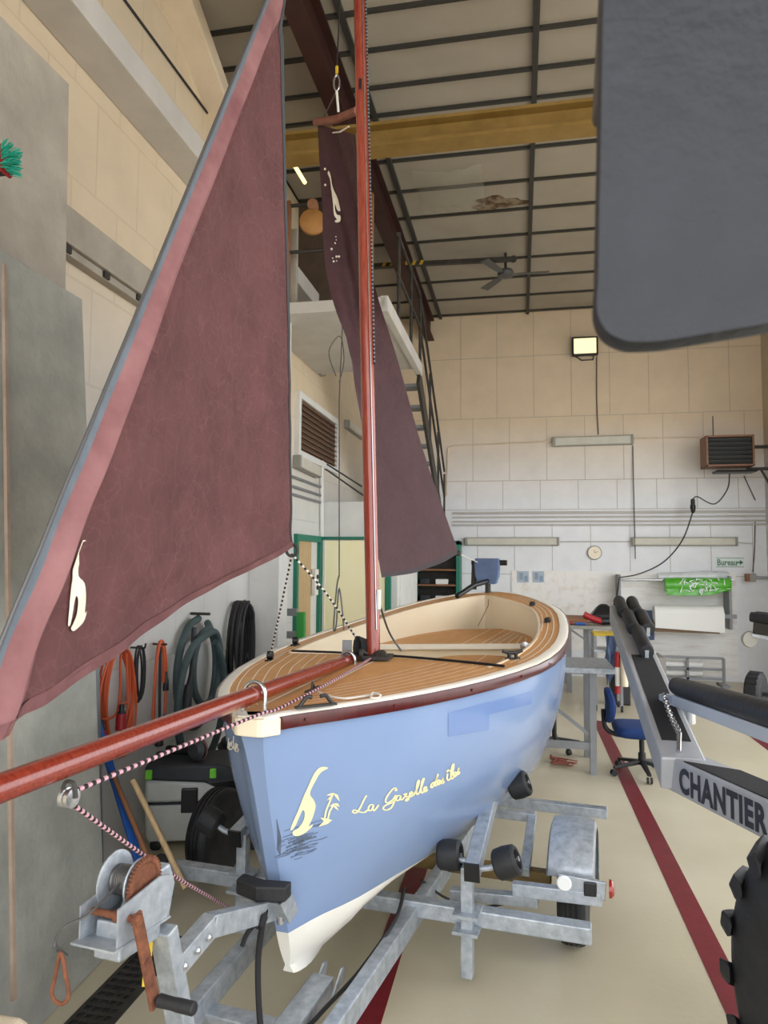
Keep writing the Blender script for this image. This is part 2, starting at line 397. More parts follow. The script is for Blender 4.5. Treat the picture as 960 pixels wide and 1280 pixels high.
# ceiling bars: cross bars and long bars
g = MB()
for y in (2.6, 3.3, 4.0, 4.7, 5.35, 5.79, 6.28, 6.70, 6.86, 7.53, 8.2, 8.88, 9.6, 10.36, 11.07, 11.87, 12.65):
    g.bx(XL, XR, y-.017, y+.017, ZC-.03, ZC)
for x in (-2.9+.0, -1.42, .16, 1.72, 3.25):
    g.bx(max(x-.026, XL), x+.026, YF, YB, ZC-.04, ZC)
struct(g.build('trim_5', gridm))
# water stain patch on the ceiling panels
stp = atz(622, 255, ZC-.012)
b = MB(); pts = []
for k in range(40):
    a = 2*PI*k/40; r = 1+.25*math.sin(3*a+1)+.15*math.sin(7*a)
    pts.append((stp.x+.32*r*math.cos(a), stp.y+.16*r*math.sin(a), ZC-.001))
b.prism(pts, (0,0,-.004)); tag(b.build('water_stain', stainm, base=stp), 'brown water stain on the ceiling panel above the fan', 'stain')
# left wall: concrete beams, brace, pillars
struct(MB().bx(XL, -2.42, 1.2, 9.0, 5.08, 5.27).build('beam_upper', greypaint, bevel=.01))
a = atx(221, 0, -2.62); c = atx(282, 165, -2.62)
struct(MB().bar(a+(a-c)*.8, c+(c-a)*1.2, .16, .30, (1,0,0)).build('brace_left', beigepaint, bevel=.01))
z1 = atx(87, 257, -2.6).z; z0 = atx(88, 305, -2.6).z
struct(MB().bx(XL, -2.6, 2.6, 6.6, z0, z1).bx(XL, -2.63, 2.6, 6.6, z0-.05, z0).build('beam_lower', [concrete2], bevel=.006))
t = MB(); ss = z0-.025
for y in (3.2, 3.6, 4.0, 4.4, 4.8, 5.2): t.bx(-2.63, -2.615, y, y+.06, ss-.02, ss+.02)
struct(t.build('trim_6', darksteel))
struct(MB().bx(XL, -2.38, 6.78, 7.05, 0, 5.08).build('pillar_left', whitepaint, bevel=.008))
struct(MB().bx(XL, -2.3, YF, 2.2, 0, ZC).build('pillar_front_left', beigepaint))
# mezzanine, its stair and rail
mz = MB().bx(XL, -1.30, 6.75, 9.05, 4.50, 4.62); struct(mz.build('slab_mezzanine', greypaint, bevel=.006))
struct(MB().bx(-1.36, -1.28, 6.75, 9.3, 4.47, 4.63).build('beam_mezzanine', greypaint, bevel=.006))
struct(MB().bx(XL, -2.0, 6.9, 10.4, 4.62, 6.2).build('partition_mezzanine', darksteel)) if False else None
st = thing('staircase', 'dark metal staircase coming down from the mezzanine at the back', 'stairs', (-1.6, 9.2, 0))
sa, sb = V(-1.32, 9.2, 4.45), V(-1.32, 12.3, 2.5)
MB().bar(sa, sb, .04, .26).build('stringer', darksteel, st)
MB().bar(sa+V(-.62,0,0), sb+V(-.62,0,0), .04, .26).build('stringer', darksteel, st)
for k in range(9):
    p = sa.lerp(sb, (k+.5)/9); MB().bx(p.x-.6, p.x-.02, p.y-.13, p.y+.13, p.z-.02, p.z+.02).build('tread', greysteel, st)
MB().bx(-1.98, -1.28, 12.25, 12.7, 2.42, 2.5).build('landing', darksteel, st)
rl = MB()
for h in (.5, .95):
    rl.tube([V(-1.30, 7.4, 4.62+h), V(-1.30, 9.15, 4.62+h), sb+V(.02, 0, h+.1)], .018, 8)
rl.build('handrail', darksteel, st, smooth=True)
for y, z in ((7.5, 4.62), (8.4, 4.62), (9.2, 4.5)): MB().cyl((-1.30, y, z), (-1.30, y, z+1.0), .02, n=8).build('rail_post', darksteel, st, smooth=True)
for k in (.35, .7, 1.0): p = sa.lerp(sb, k); MB().cyl(p+V(.02,0,0), p+V(.02,0,1.0), .018, n=8).build('rail_post', darksteel, st, smooth=True)
# guard rail across the front of the mezzanine
gr = thing('guard_rail', 'brown two bar guard rail on the front edge of the mezzanine', 'railing', (-2.0, 6.8, 4.62))
for h in (.55, 1.05): MB().cyl((XL, 6.8, 4.62+h), (-1.45, 6.8, 4.62+h), .02, n=8).build('bar', darksteel, gr, smooth=True)
for x in (-2.35, -1.47): MB().bx(x-.025, x+.025, 6.775, 6.825, 4.62, 5.72).build('post', woodbrown, gr)
# cupboard wall on the mezzanine (dark wood back)
struct(MB().bx(XL, -2.15, 8.2, 8.35, 4.62, 6.4).build('partition_mezzanine', mat('dark_brown_boarding', (78,64,52), .8, 0, (92,76,62), 6)))
# cabin at the back left with green-framed yellow door
struct(MB().bx(XL, -1.62, 9.36, 9.5, 0, 2.70).bx(-1.72, -1.60, 9.5, 11.0, 0, 2.70).build('wall_cabin', whitepaint))
struct(MB().bx(XL, -1.6, 9.36, 11.0, 2.70, 2.78).build('ceiling_cabin', whitepaint))
def frame_xz(x0, x1, y0, y1, z1, w=.07):
    return MB().bx(x0, x0+w, y0, y1, 0, z1).bx(x1-w, x1, y0, y1, 0, z1).bx(x0+w, x1-w, y0, y1, z1-w*.5, z1)
zt = aty(430, 671, 9.34).z
xd0 = aty(397, 720, 9.34).x; xd1 = -1.70
d1 = struct(frame_xz(xd0, xd1, 9.29, 9.36, zt).build('door_1', greenpaint))
MB().bx(xd0+.08, xd1-.08, 9.31, 9.35, .02, zt-.05).build('door_panel', yellowdoor, d1)
MB().bx(xd0+.08, xd0+.11, 9.295, 9.31, .02, zt-.05).build('door_edge', whitepl, d1)
# second doorway in the left wall, next to it
y0, y1 = 8.2, 9.28
d2 = struct(MB().bx(XL, XL+.05, y0, y0+.07, 0, 2.3).bx(XL, XL+.05, y1-.07, y1, 0, 2.3).bx(XL, XL+.05, y0+.07, y1-.07, 2.22, 2.3).build('door_2', greenpaint))
MB().bx(XL, XL+.02, y0+.07, y1-.4, .02, 2.22).build('door_panel', woodpale, d2)
sw = tag(MB().bx(XL+.02, XL+.075, 8.90, 9.05, 1.52, 1.86).build('switch_box', whitepl, bevel=.006), 'cream switch box beside the yellow door', 'switch')
for z in (1.76, 1.62): MB().lathe([(.03,0),(.03,.012),(.02,.02)], (XL+.075, 8.975, z), (1,0,0), 16).build('knob', plastic, sw, smooth=True)
# louvred window in the left wall
p1 = atx(372, 505, XL); p2 = atx(415, 577, XL)
ly0, ly1, lz0, lz1 = 8.25, 10.0, 3.33, 3.98
w1 = struct(MB().bx(XL-.02, XL+.02, ly0, ly1, lz0, lz1).build('window_1', glassdark))
fr = MB().bx(XL, XL+.06, ly0-.08, ly1+.08, lz1, lz1+.08).bx(XL, XL+.06, ly0-.08, ly1+.08, lz0-.08, lz0).bx(XL, XL+.06, ly0-.08, ly0, lz0, lz1).bx(XL, XL+.06, ly1, ly1+.08, lz0, lz1)
fr.build('window_frame', whitepaint, w1)
lv = MB()
for k in range(9): z = lz0+.05+k*.07; lv.box((XL+.035, (ly0+ly1)/2, z), (.05, ly1-ly0, .008), (0, .6, 0))
lv.build('louvres', woodbrown, w1)
# drain channel along the left
dg = MB(); dx0, dx1 = -1.93, -1.72
dg.bx(dx0, dx0+.02, 1.0, 3.6, 0, .006).bx(dx1-.035, dx1, 1.0, 3.6, 0, .006)
y = 1.0; k = 0
while y < 3.58:
    dg.bx(dx0+.02, dx1-.035, y, y+.02, 0, .006); y += .052
for x in (-1.875, -1.825, -1.785): dg.bx(x-.005, x+.005, 1.0, 3.6, 0, .005)
dr = tag(dg.build('drain_grate', darksteel, base=(-1.83, 2.5, 0)), 'black slotted drain channel grate in the floor below the winch', 'drain')
MB().bx(dx0+.02, dx1-.035, 1.0, 3.6, 0, .001).build('channel', plastic, dr)
# ================================================================== THE BOAT
ZB, BS, BC, TH, RO, LN = 1.401, .051, .053, .1364, .05, 5.0
BOW = Vector((-.988, 2.515, 0)); AX = Vector((math.sin(TH), math.cos(TH), 0)); NX = Vector((AX.y, -AX.x, 0))
def S(s, w, z): return BOW + AX*s + NX*w + Vector((0, 0, z))
def zd(s, w=0.): return ZB + BS*s - BC*4*s*(LN-s)/LN**2 + RO*w
TR = [(0,.05),(.1,.12),(.23,.25),(.43,.43),(.73,.64),(1.12,.83),(1.48,.93),(1.98,.97),(2.51,.955),(3.11,.90),(3.61,.82),(4.08,.68),(4.61,.44),(4.93,.19),(5.02,.02)]
TL = [(0,.05),(.1,.12),(.23,.25),(.43,.39),(.57,.47),(.81,.58),(1.14,.70),(1.83,.835),(2.52,.85),(3.25,.80),(4.19,.66),(4.78,.40),(4.95,.22),(5.02,.02)]
WW = [(0,.027),(.2,.10),(.4,.20),(.7,.31),(1.0,.42),(1.5,.56),(2,.68),(2.5,.755),(3,.77),(3.5,.73),(4,.61),(4.5,.42),(4.93,.15),(5.02,.01)]
ZW = [(0,.50),(.5,.53),(1,.55),(1.5,.555),(2,.58),(3,.63),(4,.72),(5.02,.86)]
ZK = [(0,.315),(.15,.285),(.3,.275),(.45,.30),(.62,.37),(.8,.42),(1.0,.445),(1.5,.46),(2,.48),(3,.52),(4,.60),(5.02,.80)]
def halfb(s, side): return sinterp(s, TR if side > 0 else TL)
def rake(z, s): return max(0, .33*(1.40-z))*math.exp(-s/.9) if s < 4 else 0
NT, NBOT = 10, 6
def hull_pt(s, side, j):
    B, W = halfb(s, side), sinterp(s, WW); zdk = zd(s, side*B)-.035; zw = sinterp(s, ZW)+RO*W*side*.8; zk = sinterp(s, ZK)
    if j <= NT:
        t = j/NT
        w = B*(1-t)+W*t + .16*math.sin(PI*t)*(B-W) + .05*min(B, .5)*math.sin(PI*t)
        if s <= .0: w = B*(1-t)**6 + W*(1-(1-t)**6)
        z = zdk*(1-t)+zw*t
    else:
        t = (j-NT)/NBOT
        w = W*(1-t**(2.6-1.0*min(1, s))); z = zw + (zk-zw)*(t**1.05)
        if t == 1: w = min(.03, W*.9)
    return S(s+rake(z, s), side*w, z)
ss_ = [0, .03, .08, .15, .23, .33, .43, .57, .72, .9, 1.1, 1.3, 1.5, 1.75, 2, 2.25, 2.5, 2.8, 3.1, 3.4, 3.7, 4.0, 4.3, 4.55, 4.75, 4.87, 4.95, 5.0, 5.02]
boat = thing('sailboat', 'pale blue open sailing boat with teak deck and red mast on a galvanised trailer', 'boat', S(2.4, 0, .25))
def grid(j0, j1):
    G = []
    for s in ss_:
        G.append([hull_pt(s, 1, j) for j in range(j0, j1+1)] + [])
    H = [[hull_pt(s, -1, j) for j in range(j0, j1+1)] for s in ss_]
    return G, H
G, H = grid(0, NT)
b = MB(); b.quadgrid(G); b.quadgrid(H)
b.quadgrid([[G[0][j], H[0][j]] for j in range(NT+1)])          # flat stem face
hull = b.build('hull', [hullblue], boat, smooth=True, angle=40)
hull_bvh = BVHTree.FromPolygons([v for v in b.v], b.f)
G2, H2 = grid(NT, NT+NBOT)
b = MB(); b.quadgrid(G2); b.quadgrid(H2); b.quadgrid([[G2[0][j], H2[0][j]] for j in range(NBOT+1)])
b.build('bottom', hullwhite, boat, smooth=True, angle=40)
def on_mesh(bvh, u, v, off=.003):
    d = ray(u, v).normalized(); h = bvh.ray_cast(CAM, d)
    if h[0] is None: return None
    n = h[1]
    if n.dot(d) > 0: n = -n
    return h[0]+n*off
def decal_poly(bvh, pts, name, m, parent, off=.003, center=None, smooth=False):
    """a thin flat decal laid on a surface: outline points subdivided, laid on the surface, filled"""
    if smooth: pts = [(p.x, p.y) for p in smoothpts([(x, y, 0) for x, y in pts], 3, True)]
    P = []
    for a, c in zip(pts, pts[1:]+pts[:1]):
        n = max(1, int(math.hypot(c[0]-a[0], c[1]-a[1])/6))
        for k in range(n): P.append((a[0]+(c[0]-a[0])*k/n, a[1]+(c[1]-a[1])*k/n))
    W = [on_mesh(bvh, u, v, off) for u, v in P]
    W = [w for w in W if w is not None]
    bb = MB(); bb.add(W, [list(range(len(W)))])
    o = bb.build(name, m, parent); me = o.data
    bm = bmesh.new(); bm.from_mesh(me); bmesh.ops.triangulate(bm, faces=bm.faces, ngon_method='EAR_CLIP'); bm.to_mesh(me); bm.free()
    return o
def decal_strokes(bvh, strokes, name, m, parent, width, off=.003):
    bb = MB()
    for st in strokes:
        w = width
        P = [Vector((x, y, 0)) for x, y in st]; P = smoothpts(P, 5)
        L = []; R = []
        for i, p in enumerate(P):
            d = P[min(i+1, len(P)-1)]-P[max(i-1, 0)]
            if d.length < 1e-6: continue
            n = Vector((-d.y, d.x, 0)).normalized()*w*.5*(.75+.5*abs(d.normalized().y))
            a = on_mesh(bvh, p.x+n.x, p.y+n.y, off); c = on_mesh(bvh, p.x-n.x, p.y-n.y, off)
            if a is None or c is None: continue
            L.append(a); R.append(c)
        if len(L) > 1: bb.quadgrid([[a, c] for a, c in zip(L, R)])
    return bb.build(name, m, parent)
C1 = lambda P: [(350+x*.25, 940+y*.25) for x, y in P]
LOGO = [(240,78),(215,72),(190,82),(165,115),(140,170),(115,225),(90,290),(65,345),(50,388),(60,386),(76,366),(90,335),(108,294),(118,290),(122,305),(119,332),(105,360),(88,380),(62,396),(66,414),(85,418),(120,405),(150,380),(165,360),(142,368),(156,340),(170,300),(177,265),(165,235),(150,215),(152,190),(175,145),(195,110),(215,92)]
decal_poly(hull_bvh, C1(LOGO), 'horn_emblem', decal, boat, smooth=True)
for P in ([(190,372),(218,345),(200,325),(232,330),(260,338),(235,358)],):
    decal_poly(hull_bvh, C1(P), 'palm_island', decal, boat)
lv = [[(230,215),(250,205),(270,203),(262,216)],[(266,203),(288,212),(297,246),(276,222)],[(232,240),(248,222),(268,212),(256,232)],[(245,272),(262,256),(274,258),(262,268)],[(266,255),(288,254),(297,272),(280,266)],[(262,262),(278,266),(292,290),(274,280)]]
pm = MB()
for L in lv:
    W = [on_mesh(hull_bvh, u, v) for u, v in C1(L)]; pm.add(W, [(0,1,2,3)])
pm.build('palm_fronds', decal, boat)
decal_strokes(hull_bvh, [C1([(222,330),(230,290),(244,255),(262,212)]), C1([(238,334),(246,300),(256,280),(268,262)])], 'palm_trunks', decal, boat, 1.7)
SCRIPT = [[(432,216),(425,224),(414,246),(400,275),(385,298),(370,303),(362,296),(372,288),(395,297),(420,300),(436,288)],
 [(466,262),(452,262),(441,275),(443,291),(456,287),(466,264),(463,284),(471,290),(492,262)],
 [(570,190),(580,190),(574,178),(556,190),(534,220),(526,244),(538,252),(562,236),(577,214),(572,240),(555,275),(532,288),(514,282),(524,266),(560,250),(580,232)],
 [(598,215),(586,218),(579,230),(583,241),(595,236),(603,216),(600,234),(610,236),(618,224)],
 [(614,212),(632,206),(622,222),(640,220),(640,236),(626,243),(632,232),(650,222)],
 [(648,214),(660,205),(657,197),(647,205),(648,222),(668,212)],
 [(668,212),(688,168),(694,140),(685,152),(680,190),(683,210),(695,202)],
 [(695,202),(711,154),(718,130),(708,146),(703,185),(707,203),(718,194)],
 [(718,191),(730,182),(728,172),(718,180),(720,197),(737,188)],
 [(768,148),(755,160),(752,175),(762,172),(777,140),(788,108),(776,148),(773,168),(784,160)],
 [(786,156),(798,146),(795,138),(785,146),(788,162),(803,152)],
 [(803,152),(815,128),(811,140),(818,148),(809,156),(801,152)],
 [(836,106),(833,130),(840,140),(850,130)], [(831,99),(840,88),(847,96)],
 [(850,130),(863,87),(866,58),(857,75),(852,115),(857,133),(866,124)],
 [(867,116),(878,108),(876,98),(866,106),(868,122),(882,114)],
 [(882,114),(892,78),(887,92),(895,100),(889,110),(880,107)]]
decal_strokes(hull_bvh, [C1(s) for s in SCRIPT], 'script_lettering', decal, boat, 1.75)
# port side of the bow: the tail of the same script
decal_strokes(hull_bvh, [[(284,930),(281,936),(284,939),(286,931),(286.5,922),(286,936)], [(287.5,934),(289,929),(287.6,928),(287.5,937),(290,935)], [(291,926),(290,931),(292,934),(290,937)], [(293,920),(292.6,930),(294,937)], [(295,939),(296.6,930),(295,930),(295.4,938),(297,938)], [(298,930),(297.4,934),(299,937),(297.6,940)]], 'script_lettering', decalw, boat, 1.0)
# darker touch-up rectangle and scuffs
def decal_quad(bvh, q, name, m, parent, off=.002, n=14):
    G = []
    for j in range(n+1):
        v = j/n; a = [q[0][k]+(q[3][k]-q[0][k])*v for k in (0,1)]; c = [q[1][k]+(q[2][k]-q[1][k])*v for k in (0,1)]
        row = [on_mesh(bvh, a[0]+(c[0]-a[0])*i/n, a[1]+(c[1]-a[1])*i/n, off) for i in range(n+1)]
        if all(r is not None for r in row): G.append(row)
    return MB().quadgrid(G).build(name, m, parent, smooth=True)
decal_quad(hull_bvh, [(560,891),(611,877),(611,912),(560,921)], 'touch_up_patch', hullblue2, boat)
decal_quad(hull_bvh, [(611,878),(664,864),(664,880),(611,893)], 'touch_up_patch', hullblue2, boat)
random.seed(3); sc_ = []
for k in range(95):
    x = random.gauss(368, 11); y = random.gauss(1056, 9)-.25*(x-368); l = random.uniform(5, 16)
    sc_.append([(x, y), (x+l*.5, y-l*.16+random.uniform(-1,1)), (x+l, y-l*.3)])
for k in range(7): x = 346+k*.6; sc_.append([(x, 1024+k*3), (x+1.2, 1048), (x+.4, 1062+k)])
decal_strokes(hull_bvh, sc_, 'scuff_mark', scuffm, boat, 1.0, .002)
# gunwale: off-white rounded edge, mahogany rub rail on both sides
ds = [x*.01 for x in (0,2,5,10,16,23,33,43,57,72,90,110,130,150,175,200,225,250,280,310,340,370,400,430,455,475,487,495,500,502)]
def edge(s, side, inn=0., dz=0.):
    B = max(halfb(s, side)-inn, .0); return S(s, side*B, zd(s, side*B)+dz)
def ring_pts(inn, dz, s0=0., s1=5.02):
    A = [edge(s, 1, inn, dz) for s in ds if s0 <= s <= s1]; Bk = [edge(s, -1, inn, dz) for s in ds if s0 <= s <= s1]
    return A, Bk
gw = MB()
for side in (1, -1):
    rr = []
    for s in ds:
        rr.append([edge(s, side, -.006, -.045), edge(s, side, -.016, -.03), edge(s, side, -.014, .004), edge(s, side, 0, .014), edge(s, side, .045, .014), edge(s, side, .05, -.01)])
    gw.loft(rr, closed=False)
A0 = [edge(0, 1, -.006, -.045), edge(0, 1, -.014, .004), edge(0, 1, 0, .014)]; B0 = [edge(0, -1, -.006, -.045), edge(0, -1, -.014, .004), edge(0, -1, 0, .014)]
gw.quadgrid([A0, B0])
gun = gw.build('gunwale', offwhite, boat, smooth=True, angle=50)
rb = MB()
for side in (1, -1):
    rr = []
    for s in ds:
        if s < .05 or s > 4.9: continue
        rr.append([edge(s, side, -.008, -.046), edge(s, side, -.026, -.044), edge(s, side, -.030, -.020), edge(s, side, -.026, .002), edge(s, side, -.010, .004)])
    rb.loft(rr, closed=True, cap=True)
rub = rb.build('rub_rail', mahog, boat, smooth=True, angle=40)
sc2 = MB()
for s in (.12, .4, .75, 1.1, 1.45, 1.8): p = edge(s, 1, -.031, -.02); sc2.cyl(p, p+NX*.003, .006, n=10)
sc2.build('screw', mahog, rub)
# bow block
bb = MB()
for dz0, ex in ((-.075, .0), (-.07, .006), (.004, .008), (.014, .0)):
    pass
blk = [[S(-.012, -.055, zd(0)+d), S(-.018, -.04, zd(0)+d), S(-.018, .04, zd(0)+d), S(-.012, .058, zd(0)+d), S(.05, .105, zd(0)+d), S(.05, -.105, zd(0)+d)] for d in (-.058, .008)]
bb.loft(blk); bb.build('bow_block', cream, boat, bevel=.006)
# ---- deck with cockpit opening
def skew(s, w):      # the aft edge of the foredeck runs slightly askew
    return .34*w*((max(s, 0)/1.4)**3 if s < 1.4 else max(0, 1-(s-1.4)/1.3))
def SK(s, side, f, base):
    w = side*f(s); s2 = s-skew(s, w); w = side*f(s2); return s2, w
def opening(s, side):
    w = halfb(s, side) - interp(s, [(1.3,.17),(2.4,.175),(3.3,.20),(4.3,.22),(5,.25)])
    return max(w, 0)
SF, SA = 1.40, 4.72    # forward and aft ends of the opening
dk = MB()
fd = [s for s in ds if s < SF] + [SF]
for side in (1, -1):     # foredeck
    G = []
    for s in fd:
        if s <= .08: continue
        row = []
        for k in range(9):
            s2, w = SK(s, side, lambda q: max(halfb(q, side)-.045, 0)*k/8, 0)
            row.append(S(s2, w, zd(s2, w)+.008+.02*(1-(k/8)**2)*min(1, s)))
        G.append(row)
    dk.quadgrid(G)
def deckz(s, side, w): return zd(s, side*w)+.008
ms = [SF] + [s for s in ds if SF < s < SA] + [SA]
def openw(s, side):
    # rounded aft end, flat forward end
    w = opening(s, side)
    t = (s-3.6)/(SA-3.6)
    if t > 0: w *= math.sqrt(max(0, 1-t*t))**.8 if t < 1 else 0
    return w
for side in (1, -1):
    G = []
    for s in ms:
        row = []
        for k in range(5):
            s2, w = SK(s, side, lambda q: openw(q, side)+(max(halfb(q, side)-.045, openw(q, side)+.001)-openw(q, side))*k/4, 0)
            row.append(S(s2, w, zd(s2, w)+.008))
        G.append(row)
    dk.quadgrid(G)
    tl = [SA] + [s for s in ds if s > SA and s < 5.0]
    dk.quadgrid([[S(s, side*max(halfb(s, side)-.045, .0)*k/4, deckz(s, side, halfb(s, side)*k/4)) for k in range(5)] for s in tl])
deck = dk.build('deck', teak, boat, smooth=True, angle=40)
# caulking lines: run parallel to the edge on the side decks, along the king plank and fan lines forward
cl = MB()
def dline(P, w, m):   # P: list of (s, side, wv)
    L = []
    for i, (s, sg, wv) in enumerate(P):
        s2, sg2, w2 = P[min(i+1, len(P)-1)]; s1, sg1, w1 = P[max(i-1, 0)]
        d = Vector((s2-s1, sg2*w2-sg1*w1)); d = d.normalized() if d.length > 0 else Vector((1, 0)); n = Vector((-d.y, d.x))*w*.5
        crown = lambda ww: .02*(1-min(1, abs(ww)/max(halfb(s, sg), .01))**2)*min(1, s) if s < SF-.34*ww else 0
        y = sg*wv
        L.append([S(s+n.x, y+n.y, zd(s, y)+.0105+crown(y)), S(s-n.x, y-n.y, zd(s, y)+.0105+crown(y))])
    cl.quadgrid(L)
for side in (1, -1):
    for k, inn in enumerate((.085, .125, .165)):
        dline([(s, side, halfb(s, side)-inn) for s in [1.3]+[x*.1 for x in range(14, 47)] if halfb(s, side)-inn > openw(s, side)+.01], .007, 0)
    for k in range(7):     # foredeck planks sprung to the edge
        inn = .085+.062*k
        P = [(s, side, halfb(s, side)-inn) for s in [x*.05 for x in range(3, 36)] if halfb(s, side)-inn > .07 and s < SF-.34*side*(halfb(s, side)-inn)-.02]
        if len(P) > 2: dline(P, .006, 0)
for sg in (1, -1): dline([(s, sg, .055) for s in [x*.1 for x in range(2, 15)]], .012, 0)
cl.build('caulking', caulk, boat)
# black beading at the aft edge of the foredeck
MB().tube([S(SF+.005-.34*w*.01, w*.01, zd(SF-.34*w*.01, w*.01)+.016+.02*(1-(w*.01/.85)**2)) for w in range(-62, 78, 6)], .007, 8).build('beading', plastic, boat, smooth=True)
# cockpit liner: sides, floor
DEP = .34
def liner(s, side, t): # t 0 top 1 bottom
    s2, w = SK(s, side, lambda q: openw(q, side), 0); return S(s2-(.0 if s < SA-.5 else .06*t), w*(1-.10*t), zd(s2, w)+.006-t*(zd(s2)-.95))
ln = MB()
lms = [SF] + [s for s in ds if SF < s < SA-.4] + [SA-.4, SA-.3, SA-.2, SA-.12, SA-.06, SA-.02, SA]
for side in (1, -1):
    ln.quadgrid([[liner(s, side, t/4) for t in range(5)] for s in lms])
    ln.quadgrid([[S(s-(.0 if s < SA-.5 else .06), side*openw(s, side)*.9*k/3, .95+RO*side*openw(s, side)*.9*k/3) for k in range(4)] for s in lms])
fb = [liner(SF, 1, t/4) for t in range(5)]; fb2 = [liner(SF, -1, t/4) for t in range(5)]
ln.quadgrid([fb, fb2])
ln.build('cockpit_liner', cream, boat, smooth=True, angle=50)
# coaming lip
lip = MB()
for side in (1, -1):
    lip.loft([[S(SK(s, side, lambda q: openw(q, side), 0)[0], SK(s, side, lambda q: openw(q, side), 0)[1]+side*a, zd(SK(s, side, lambda q: openw(q, side), 0)[0], SK(s, side, lambda q: openw(q, side), 0)[1])+.008+c) for a, c in ((-.008,-.03),(-.008,.006),(.008,.008),(.008,-.0))] for s in lms], closed=False)
lip.build('coaming_lip', cream, boat, smooth=True)
# aft deck seat inside the cockpit (teak with caulking) and its riser
zs = 1.335
SB0, SB1 = 3.08, 4.42
def seatz(w): return zs+RO*w
def sw_(s, side): return openw(s, side)*.955
st_ = MB(); sl = [SB0, 3.2, 3.4, 3.6, 3.8, 4.0, 4.2, SB1]
for side in (1, -1):
    st_.quadgrid([[S(s, side*sw_(s, side)*k/4, seatz(side*sw_(s, side)*k/4)) for k in range(5)] for s in sl])
seat = st_.build('aft_seat', teak, boat)
e = MB()
e.loft([[S(SB0-.012, w, seatz(w)-.035), S(SB0-.012, w, seatz(w)+.004), S(SB0+.02, w, seatz(w)+.004), S(SB0+.02, w, seatz(w)-.035)] for w in (-sw_(SB0, -1), 0, sw_(SB0, 1))])
e.build('seat_edge', offwhite, seat)
MB().quadgrid([[S(SB0+.05, w, seatz(w)-.02), S(SB0+.05, w, .95)] for w in (-sw_(SB0, -1), 0, sw_(SB0, 1))]).build('seat_riser', cream, seat)
c2 = MB()
def sline(a, b_, w=.009):
    d = Vector((b_[0]-a[0], b_[1]-a[1])).normalized(); n = Vector((-d.y, d.x))*w*.5
    c2.quadgrid([[S(p[0]+n.x, p[1]+n.y, seatz(p[1])+.003), S(p[0]-n.x, p[1]-n.y, seatz(p[1])+.003)] for p in (a, b_)])
sline((SB0+.02, .12), (SB1, .12)); sline((SB0+.02, .27), (SB1, .27))
for k in range(6): s = SB0+.02+.16*k; sline((s, .33+.0*k), (min(s+.62, SB1), .33+.22))
for k in range(5): sline((SB0+.02, .33+.07*k), (SB1-.3-.15*k, .36+.05*k))
c2.build('caulking', caulk, seat)
# forward thwart low in the cockpit with bailer ring
tw = MB(); pts = []
for k in range(25):
    a = 2*PI*k/25; pts.append(S(2.55+.34*math.sin(a), .40+.36*math.cos(a), 1.275+RO*.4))
tw.prism(pts, (0, 0, -.03)); thw = tw.build('locker_lid', teak, boat)
b = MB()
for w in (.2, .35): b.bx(0, 0, 0, 0, 0, 0) if False else b.quadgrid([[S(2.24, w+.15, 1.298), S(2.24, w+.158, 1.298)], [S(2.86, w+.15, 1.298), S(2.86, w+.158, 1.298)]])
b.build('caulking', caulk, thw)
pd = S(3.0, .62, 1.36)
MB().lathe([(.012,0),(.035,.01),(.035,.03),(.0,.035)], pd, -AX, 16).build('lid_latch', steel, boat, smooth=True)
# ---- mast
mb_ = atz(467, 823, 1.462)
def stp(u, v, s):
    d = ray(u, v); t = (s+BOW.dot(AX))/d.dot(AX); return CAM + d*t
mt = stp(449.5, 0, 1.42); mt = mb_ + (mt-mb_)*((6.2-mb_.z)/(mt.z-mb_.z))
def mast_at(z): return mb_.lerp(mt, (z-mb_.z)/(mt.z-mb_.z))
mr = []
ax_ = (mt-mb_).normalized()
for z, r in ((mb_.z-.0, .037), (2.0, .038), (3.5, .0385), (5.0, .037), (6.2, .031)): mr.append((r, (mast_at(z)-mb_).length))
mast = MB().lathe(mr, mb_, ax_, 28).build('mast', mastred, boat, smooth=True)
side_v = (rt - ax_*rt.dot(ax_)).normalized(); front_v = -fw
# halyard and track on the starboard aft side of the mast
MB().tube([mast_at(1.62)+NX*.030-AX*.030, mast_at(3.5)+NX*.030-AX*.031, mast_at(6.0)+NX*.026-AX*.027], .0035, 6).build('wire_halyard', steel, mast, smooth=True)
hp = resample([mast_at(3.1)+NX*.044-AX*.004, mast_at(4.6)+NX*.043-AX*.004, mast_at(6.1)+NX*.038], .012)
MB().tube(hp, .0055, 6, stripe=1).build('halyard', [ropeblack, greysteel], mast)
sv = mast_at(4.80); dcam = (CAM-sv); dcam.z = 0; dcam.normalize()
MB().box(sv+dcam*.037-NX*.008, (.018, .012, .07)).build('mast_sheave', plastic, mast, bevel=.004)
# mast foot plate, shackles and blocks
ft = MB().box(mb_+V(0,-.01,.012), (.20, .14, .02)); ft.tube(smoothpts([mb_+V(-.08,-.05,.02), mb_+V(-.06,-.07,.05), mb_+V(-.02,-.06,.03)], 5), .008, 8)
ft.tube(smoothpts([mb_+V(.06,-.05,.02), mb_+V(.05,-.08,.05), mb_+V(.0,-.07,.02)], 5), .008, 8)
ft.lathe([(.02,-.01),(.026,-.008),(.026,.008),(.02,.01)], mb_+V(-.05,-.08,.035), (1,0,0), 14).lathe([(.02,-.01),(.026,-.008),(.026,.008),(.02,.01)], mb_+V(.06,-.07,.03), (0,1,.3), 14)
ft.build('mast_foot', darksteel, boat, smooth=True)
